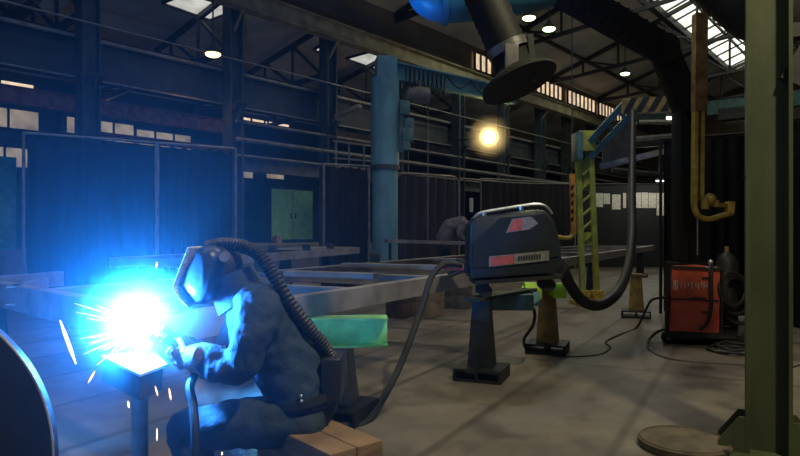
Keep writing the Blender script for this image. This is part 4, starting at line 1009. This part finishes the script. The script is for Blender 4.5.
# body: one continuous figure under the clothes
b = MB()
b.tube([pel + V((.02, 0, -.06)), pel, wai, che, upc, nek], [(.15, .11), (.17, .13), (.15, .115), (.17, .13), (.17, .1), (.06, .06)], 18, side=LAT)
b.tube([nek + V((.02, 0, -.03)), nek.lerp(head, .6)], .058, 14)
b.ball(head, (.105, .078, .125), 20); b.ball(head + V((-.075, 0, -.06)), (.05, .055, .055), 12); b.ball(head + V((-.108, 0, -.02)), (.018, .014, .026), 8)
for s in (-1, 1): b.ball(head + V((.012, .078 * s, -.01)), (.022, .014, .034), 10)
limb(b, [sL, eL], [.058, .045]); limb(b, [eL, wL], [.045, .032]); limb(b, [sR, eR], [.058, .045]); limb(b, [eR, wR], [.045, .032])
limb(b, [hL, kL], [.085, .055]); limb(b, [kL, aL], [.055, .04]); limb(b, [hR, kR], [.085, .055]); limb(b, [kR, aR], [.055, .04])
blob('body', b, 'skin', wl, .012)
# jacket
j = MB()
j.tube([pel + V((.01, 0, -.03)), pel + V((0, 0, .05)), wai, che, upc, nek.lerp(upc, .35), nek + V((.0, 0, .0))], [(.215, .155), (.225, .165), (.215, .175), (.225, .18), (.2, .15), (.14, .115), (.085, .085)], 22, side=LAT)
limb(j, [upc + V((.03, -.13, 0)), sL + V((.01, 0, -.02)), at(252, 340, 2.56), eL], [.1, .095, .083, .076])
limb(j, [eL, at(225, 367, 2.56), wL], [.075, .07, .06])
limb(j, [upc + V((.03, .13, 0)), sR, at(232, 345, 3.1), eR], [.1, .095, .082, .078])
limb(j, [eR, wR], [.078, .058])
jk = blob('jacket', j, 'jacket', wl, .013, (10, .018), 5)
# collar, hem, seams
cb_ = MB(); cb_.tube([nek + V((.03, 0, -.05)), nek + V((.0, 0, .0)), nek + V((-.03, 0, .075))], [(.135, .13), (.118, .118), (.105, .1)], 20, side=LAT); cb_.build('collar', 'jacket', jk)
cf = MB(); dvv = (wL - eL).normalized(); cf.tube([wL - dvv * .03, wL + dvv * .012], [.064, .066], 18); cf.build('cuff', 'trousers', jk)
bb = MB(); bb.tube([pel + V((.012, 0, .0)), pel + V((.006, 0, .035))], [(.232, .176), (.233, .178)], 26, side=LAT); bb.build('belt', 'plastic_black', wl)
bc = MB()
for k in (0, 1): q_ = at(301 + k * .5, 396 + k * 5, 2.62); bc.ball(q_, .008, 8)
bc.build('belt_stud', 'chrome', wl)
# trousers
tr_ = MB(); tr_.tube([pel + V((.03, 0, -.10)), pel + V((.02, 0, -.04)), pel + V((.0, 0, .06))], [(.17, .12), (.195, .145), (.19, .14)], 20, side=LAT)
limb(tr_, [hL + V((.02, 0, -.01)), hL.lerp(kL, .5) + V((0, 0, .01)), kL], [.125, .105, .085]); limb(tr_, [kL, kL.lerp(aL, .5) + V((.02, 0, 0)), aL + V((0, 0, .04))], [.085, .078, .072])
limb(tr_, [hR + V((.02, 0, -.01)), hR.lerp(kR, .5) + V((0, 0, .01)), kR], [.12, .1, .083]); limb(tr_, [kR, kR.lerp(aR, .5) + V((.02, 0, 0)), aR + V((0, 0, .04))], [.083, .076, .07])
blob('trousers', tr_, 'trousers', wl, .014, (10, .014), 4)
for A in (aL, aR):
    bo = MB(); bo.tube([A + V((.02, 0, .1)), A + V((.015, 0, 0))], .056, 14); bo.tube([A + V((.06, 0, -.045)), A + V((-.02, 0, -.035)), A + V((-.12, 0, -.05)), A + V((-.2, 0, -.06))], [(.045, .045), (.05, .055), (.05, .042), (.035, .025)], 14, side=LAT)
    blob('boot', bo, 'rubber', wl, .008)
ap = MB(); pa = [hR.lerp(kR, t_) for t_ in (.15, .4, .65, .9, 1.06)]
grid = []
for i_, p_ in enumerate(pa):
    r_ = .14 - .012 * i_; rowv = []
    for a_ in range(-100, 101, 20):
        an = R(a_); rowv.append(ap.bm.verts.new(p_ + V((0, -math.sin(an) * r_ * (1.0), math.cos(an) * r_))))
    low = rowv[-1].co; rowv.append(ap.bm.verts.new(low + V((.01, .02, -.17)))); rowv.append(ap.bm.verts.new(low + V((.02, .03, -.32)))); grid.append(rowv)
for i_ in range(len(grid) - 1):
    for k_ in range(len(grid[0]) - 1): ap.bm.faces.new((grid[i_][k_], grid[i_][k_ + 1], grid[i_ + 1][k_ + 1], grid[i_ + 1][k_]))
bmesh.ops.solidify(ap.bm, geom=ap.bm.faces[:], thickness=.006)
ap.build('lit_apron', 'apron', wl, smooth=70)  # apron added, its pale tone standing in for arc light on the leg
# helmet: curved shell, lens frame, lens, headband knob
def hx(px, py): return at(px, py, 2.79)
prof = [(200, 249), (207, 245.5), (216, 244.5), (225, 248), (231, 256), (230, 268), (222, 279), (219, 294), (209, 303), (199, 303), (191, 294), (184, 285), (189, 270)]
cen = hx(209, 272); hm = MB(); rings = []
for k in range(13):
    s = -1 + 2 * k / 12; y = .135 * s; sc_ = max(.3, (1 - abs(s) ** 3.2) ** .5) if abs(s) < 1 else .3
    ring = []
    for x_, y_ in prof:
        q_ = hx(x_, y_); r_ = q_ - cen; ring.append(hm.bm.verts.new(V((cen.x + .03 * (1 - sc_) + r_.x * sc_, cen.y + y, cen.z + r_.z * (.55 + .45 * sc_)))))
    rings.append(ring)
for a, c2 in zip(rings[:-1], rings[1:]):
    n_ = len(a)
    for k in range(n_): hm.bm.faces.new((a[k], a[(k + 1) % n_], c2[(k + 1) % n_], c2[k]))
hm.bm.faces.new(rings[0][::-1]); hm.bm.faces.new(rings[-1])
he = hm.build('welding_helmet', 'helmet', wl, smooth=50)
ls = MB(); f0, f1 = hx(192.5, 262), hx(185.5, 280); ls.bar(f0 + V((-.012, 0, 0)), f1 + V((-.012, 0, 0)), .15, .018, (1, 0, .3), .004); ls.build('lens_frame', 'chrome', he)
ls = MB(); ls.bar(f0.lerp(f1, .15) + V((-.022, 0, 0)), f0.lerp(f1, .85) + V((-.022, 0, 0)), .11, .008, (1, 0, .3)); ls.build('lens', 'lens', he)
rm = MB(); rm.tube([hx(x, y) + V((-.012, 0, 0)) for x, y in ((199, 247), (193, 262), (184, 285), (190, 296), (199, 304))], [(.112, .010)] * 5, 14, side=LAT); rm.build('lit_rim', 'pale_mark', he)  # pale colour stands in for arc light along the helmet edge
kn = MB(); kn.cyl(at(224, 257, 2.70), at(224, 257, 2.655), .022, seg=18); kn.build('headband_knob', 'grey_mark', he)
hr_ = MB(); hr_.ball(head + V((.03, 0, .035)), (.1, .09, .11), 18); hr_.build('hair', 'hair', wl)
# breathing hose and blower
bh = spline([at(208, 247, 2.8), at(222, 244, 2.78), at(242, 246, 2.76), at(260, 256, 2.74), at(275, 278, 2.72), at(292, 306, 2.72), at(310, 330, 2.74), at(325, 347, 2.76), at(333, 362, 2.78)], 14)
MB().tube(bh, [.026 + (.005 if k % 2 else 0) for k in range(len(bh))], 12).build('breathing_hose', 'hose', wl)
bw = MB(); bw.box(at(333, 376, 2.78), (.09, .2, .19), bev=.02); bw.cyl(at(332, 360, 2.78), at(333, 368, 2.78), .035, seg=14); bw.build('blower_unit', 'plastic_black', wl)
# gloves: palm, four fingers and thumb closed round the torch
T0, T1 = at(197, 372, 2.66), at(166, 338, 2.68); TD_ = (T1 - T0).normalized()
def glove(wrist, tc_, axis, out, name='glove'):
    axis = axis.normalized(); out = (out - axis * out.dot(axis)).normalized(); oth = axis.cross(out)
    g = MB(); pc = tc_ + out * .045
    g.tube([wrist, wrist.lerp(pc, .5), pc - axis * .01, pc + axis * .03], [(.052, .048), (.05, .04), (.048, .028), (.042, .024)], 14, side=axis)
    for k, (s, ln_f) in enumerate(((.045, .95), (.018, 1.05), (-.009, 1.0), (-.034, .85))):
        o_ = tc_ + axis * s; pts = []
        for a in (0, 40, 85, 130, 175 * ln_f):
            an = R(a); pts.append(o_ + (out * math.cos(an) - oth * math.sin(an)) * .036)
        g.tube(spline(pts, 4), [.0145 - .003 * i / 16 for i in range(17)], 9); g.ball(pts[-1], .0125, 8)
    th = [pc - axis * .01 + oth * .03, tc_ + out * .03 + oth * .035 + axis * .02, tc_ + oth * .036 + axis * .055, tc_ + oth * .02 - out * .02 + axis * .07]
    g.tube(spline(th, 5), [.018 - .004 * i / 15 for i in range(16)], 9); g.ball(th[-1], .014, 8)
    return blob(name, g, 'glove', wl, .0055, (25, .003), 3)
glove(wL, T0.lerp(T1, .48), TD_, V((.1, -1, .2)))
glove(wR, at(168, 341, 2.72), V((-.6, -.2, .6)), V((.2, 1, -.1)))
gc_ = MB(); gc_.tube([wL + V((.035, 0, -.012)), wL + V((-.03, -.0, .01)), wL.lerp(T0.lerp(T1, .48), .6) + V((0, -.01, 0))], [.074, .066, .054], 16); gc_.build('glove_cuff', 'glove', wl)
# torch
to = thing('welding_torch', 'black welding torch held in the grey gloves, cable hanging from its end', 'torch', T0)
MB().tube([T0, T0.lerp(T1, .5), T1], [.02, .022, .018], 14).build('handle', 'plastic_black', to)
tip = ARC + V((.03, 0, .015)); 
MB().tube(spline([T1, T1 + TD_ * .05, T1.lerp(tip, .6) + V((0, 0, .03)), tip], 6), [.014] * 19, 10).build('neck', 'brass', to)
gcab = [T0, at(190, 386, 2.58), at(193, 405, 2.54), at(195, 430, 2.5), at(194, 456, 2.48), at(190, 480, 2.46), V((-.84, 2.42, .03)), V((-.7, 2.3, .022)), V((-.3, 2.1, .022))]
MB().tube(spline(gcab, 8), .019, 10).build('torch_cable', 'rubber', to)

# ------------------------------------------------------------------ bending person behind
YP = 13.75; k = 1.06
pt = thing('person', 'person in dark work clothes bending over the bench behind the feeder', 'person', V((1.15, YP, 0)))
px_ = lambda a, b, dy=0: at(a, b, YP) + V((0, dy, 0))
hip, midb, shd, hd2 = px_(444, 240), px_(450, 227), px_(464, 224), px_(476, 222)
b = MB(); b.tube([hip + V((.0, 0, -.1)), hip, midb, shd, shd + V((.1, 0, -.03))], [(.17, .15), (.18, .17), (.19, .17), (.2, .15), (.08, .08)], 16, side=LAT)
b.tube([shd + V((.06, 0, 0)), hd2], .06, 12); b.ball(hd2 + V((.02, 0, -.02)), (.1, .08, .12), 16); b.ball(hd2 + V((.09, 0, -.08)), (.025, .02, .03), 8)
for s in (-1, 1):
    limb(b, [shd + V((0, .2 * s, 0)), px_(459, 236, .24 * s), px_(468, 240, .15 * s)], [.07, .055, .04], 10)
    hpq = hip + V((0, .1 * s, -.05)); kn_ = V((hip.x + .05, YP + .1 * s, .52)); an_ = V((hip.x - .02, YP + .1 * s, .08))
    limb(b, [hpq, kn_], [.095, .065], 10); limb(b, [kn_, an_], [.065, .045], 10)
    b.tube([an_ + V((-.06, 0, -.045)), an_ + V((.06, 0, -.04)), an_ + V((.19, 0, -.055))], [(.045, .035), (.05, .045), (.04, .025)], 10, side=LAT)
    c_ = px_(469, 240.5, .15 * s)
    for f in range(5): b.tube([c_, c_ + V((.05, .018 * (f - 2), -.02)), c_ + V((.085, .02 * (f - 2), -.05))], [.016, .012, .009], 6)
blob('body', b, 'skin', pt, .016)
j = MB(); j.tube([hip + V((0, 0, -.06)), hip + V((0, 0, .03)), midb, shd, shd + V((.07, 0, -.02))], [(.2, .17), (.22, .19), (.23, .2), (.22, .18), (.11, .1)], 18, side=LAT)
for s in (-1, 1): limb(j, [shd + V((-.03, .19 * s, 0)), px_(458, 235.5, .25 * s), px_(466, 239.5, .16 * s)], [.095, .075, .06], 10)
blob('jacket', j, 'person_cloth', pt, .018, (7, .015), 4)
tr_ = MB()
for s in (-1, 1):
    hpq = hip + V((0, .1 * s, -.05)); kn_ = V((hip.x + .05, YP + .1 * s, .52)); an_ = V((hip.x - .02, YP + .1 * s, .13)); limb(tr_, [hpq, kn_], [.12, .09], 12); limb(tr_, [kn_, an_], [.09, .075], 12)
tr_.tube([hip + V((0, 0, -.14)), hip + V((0, 0, .02))], [(.18, .14), (.19, .15)], 16, side=LAT)
blob('trousers', tr_, 'trousers', pt, .018, None, 3)
cpm = MB(); cpm.ball(hd2 + V((.015, 0, .03)), (.125, .11, .1), 16); cpm.build('helmet', 'plastic_black', pt)
bd = MB(); bd.tube([hd2 + V((-.09, 0, .085)), hd2 + V((.06, 0, .13))], [(.06, .012), (.05, .012)], 10, side=LAT); bd.build('headband', 'white_cup', pt)
tag(MB().cyl(at(471.3, 212, 15.6), at(471.3, 198, 15.6), .05, seg=12).build('pale_tube', 'white_cup'), 'short pale upright tube on the curtain post above the bending person', 'tube')
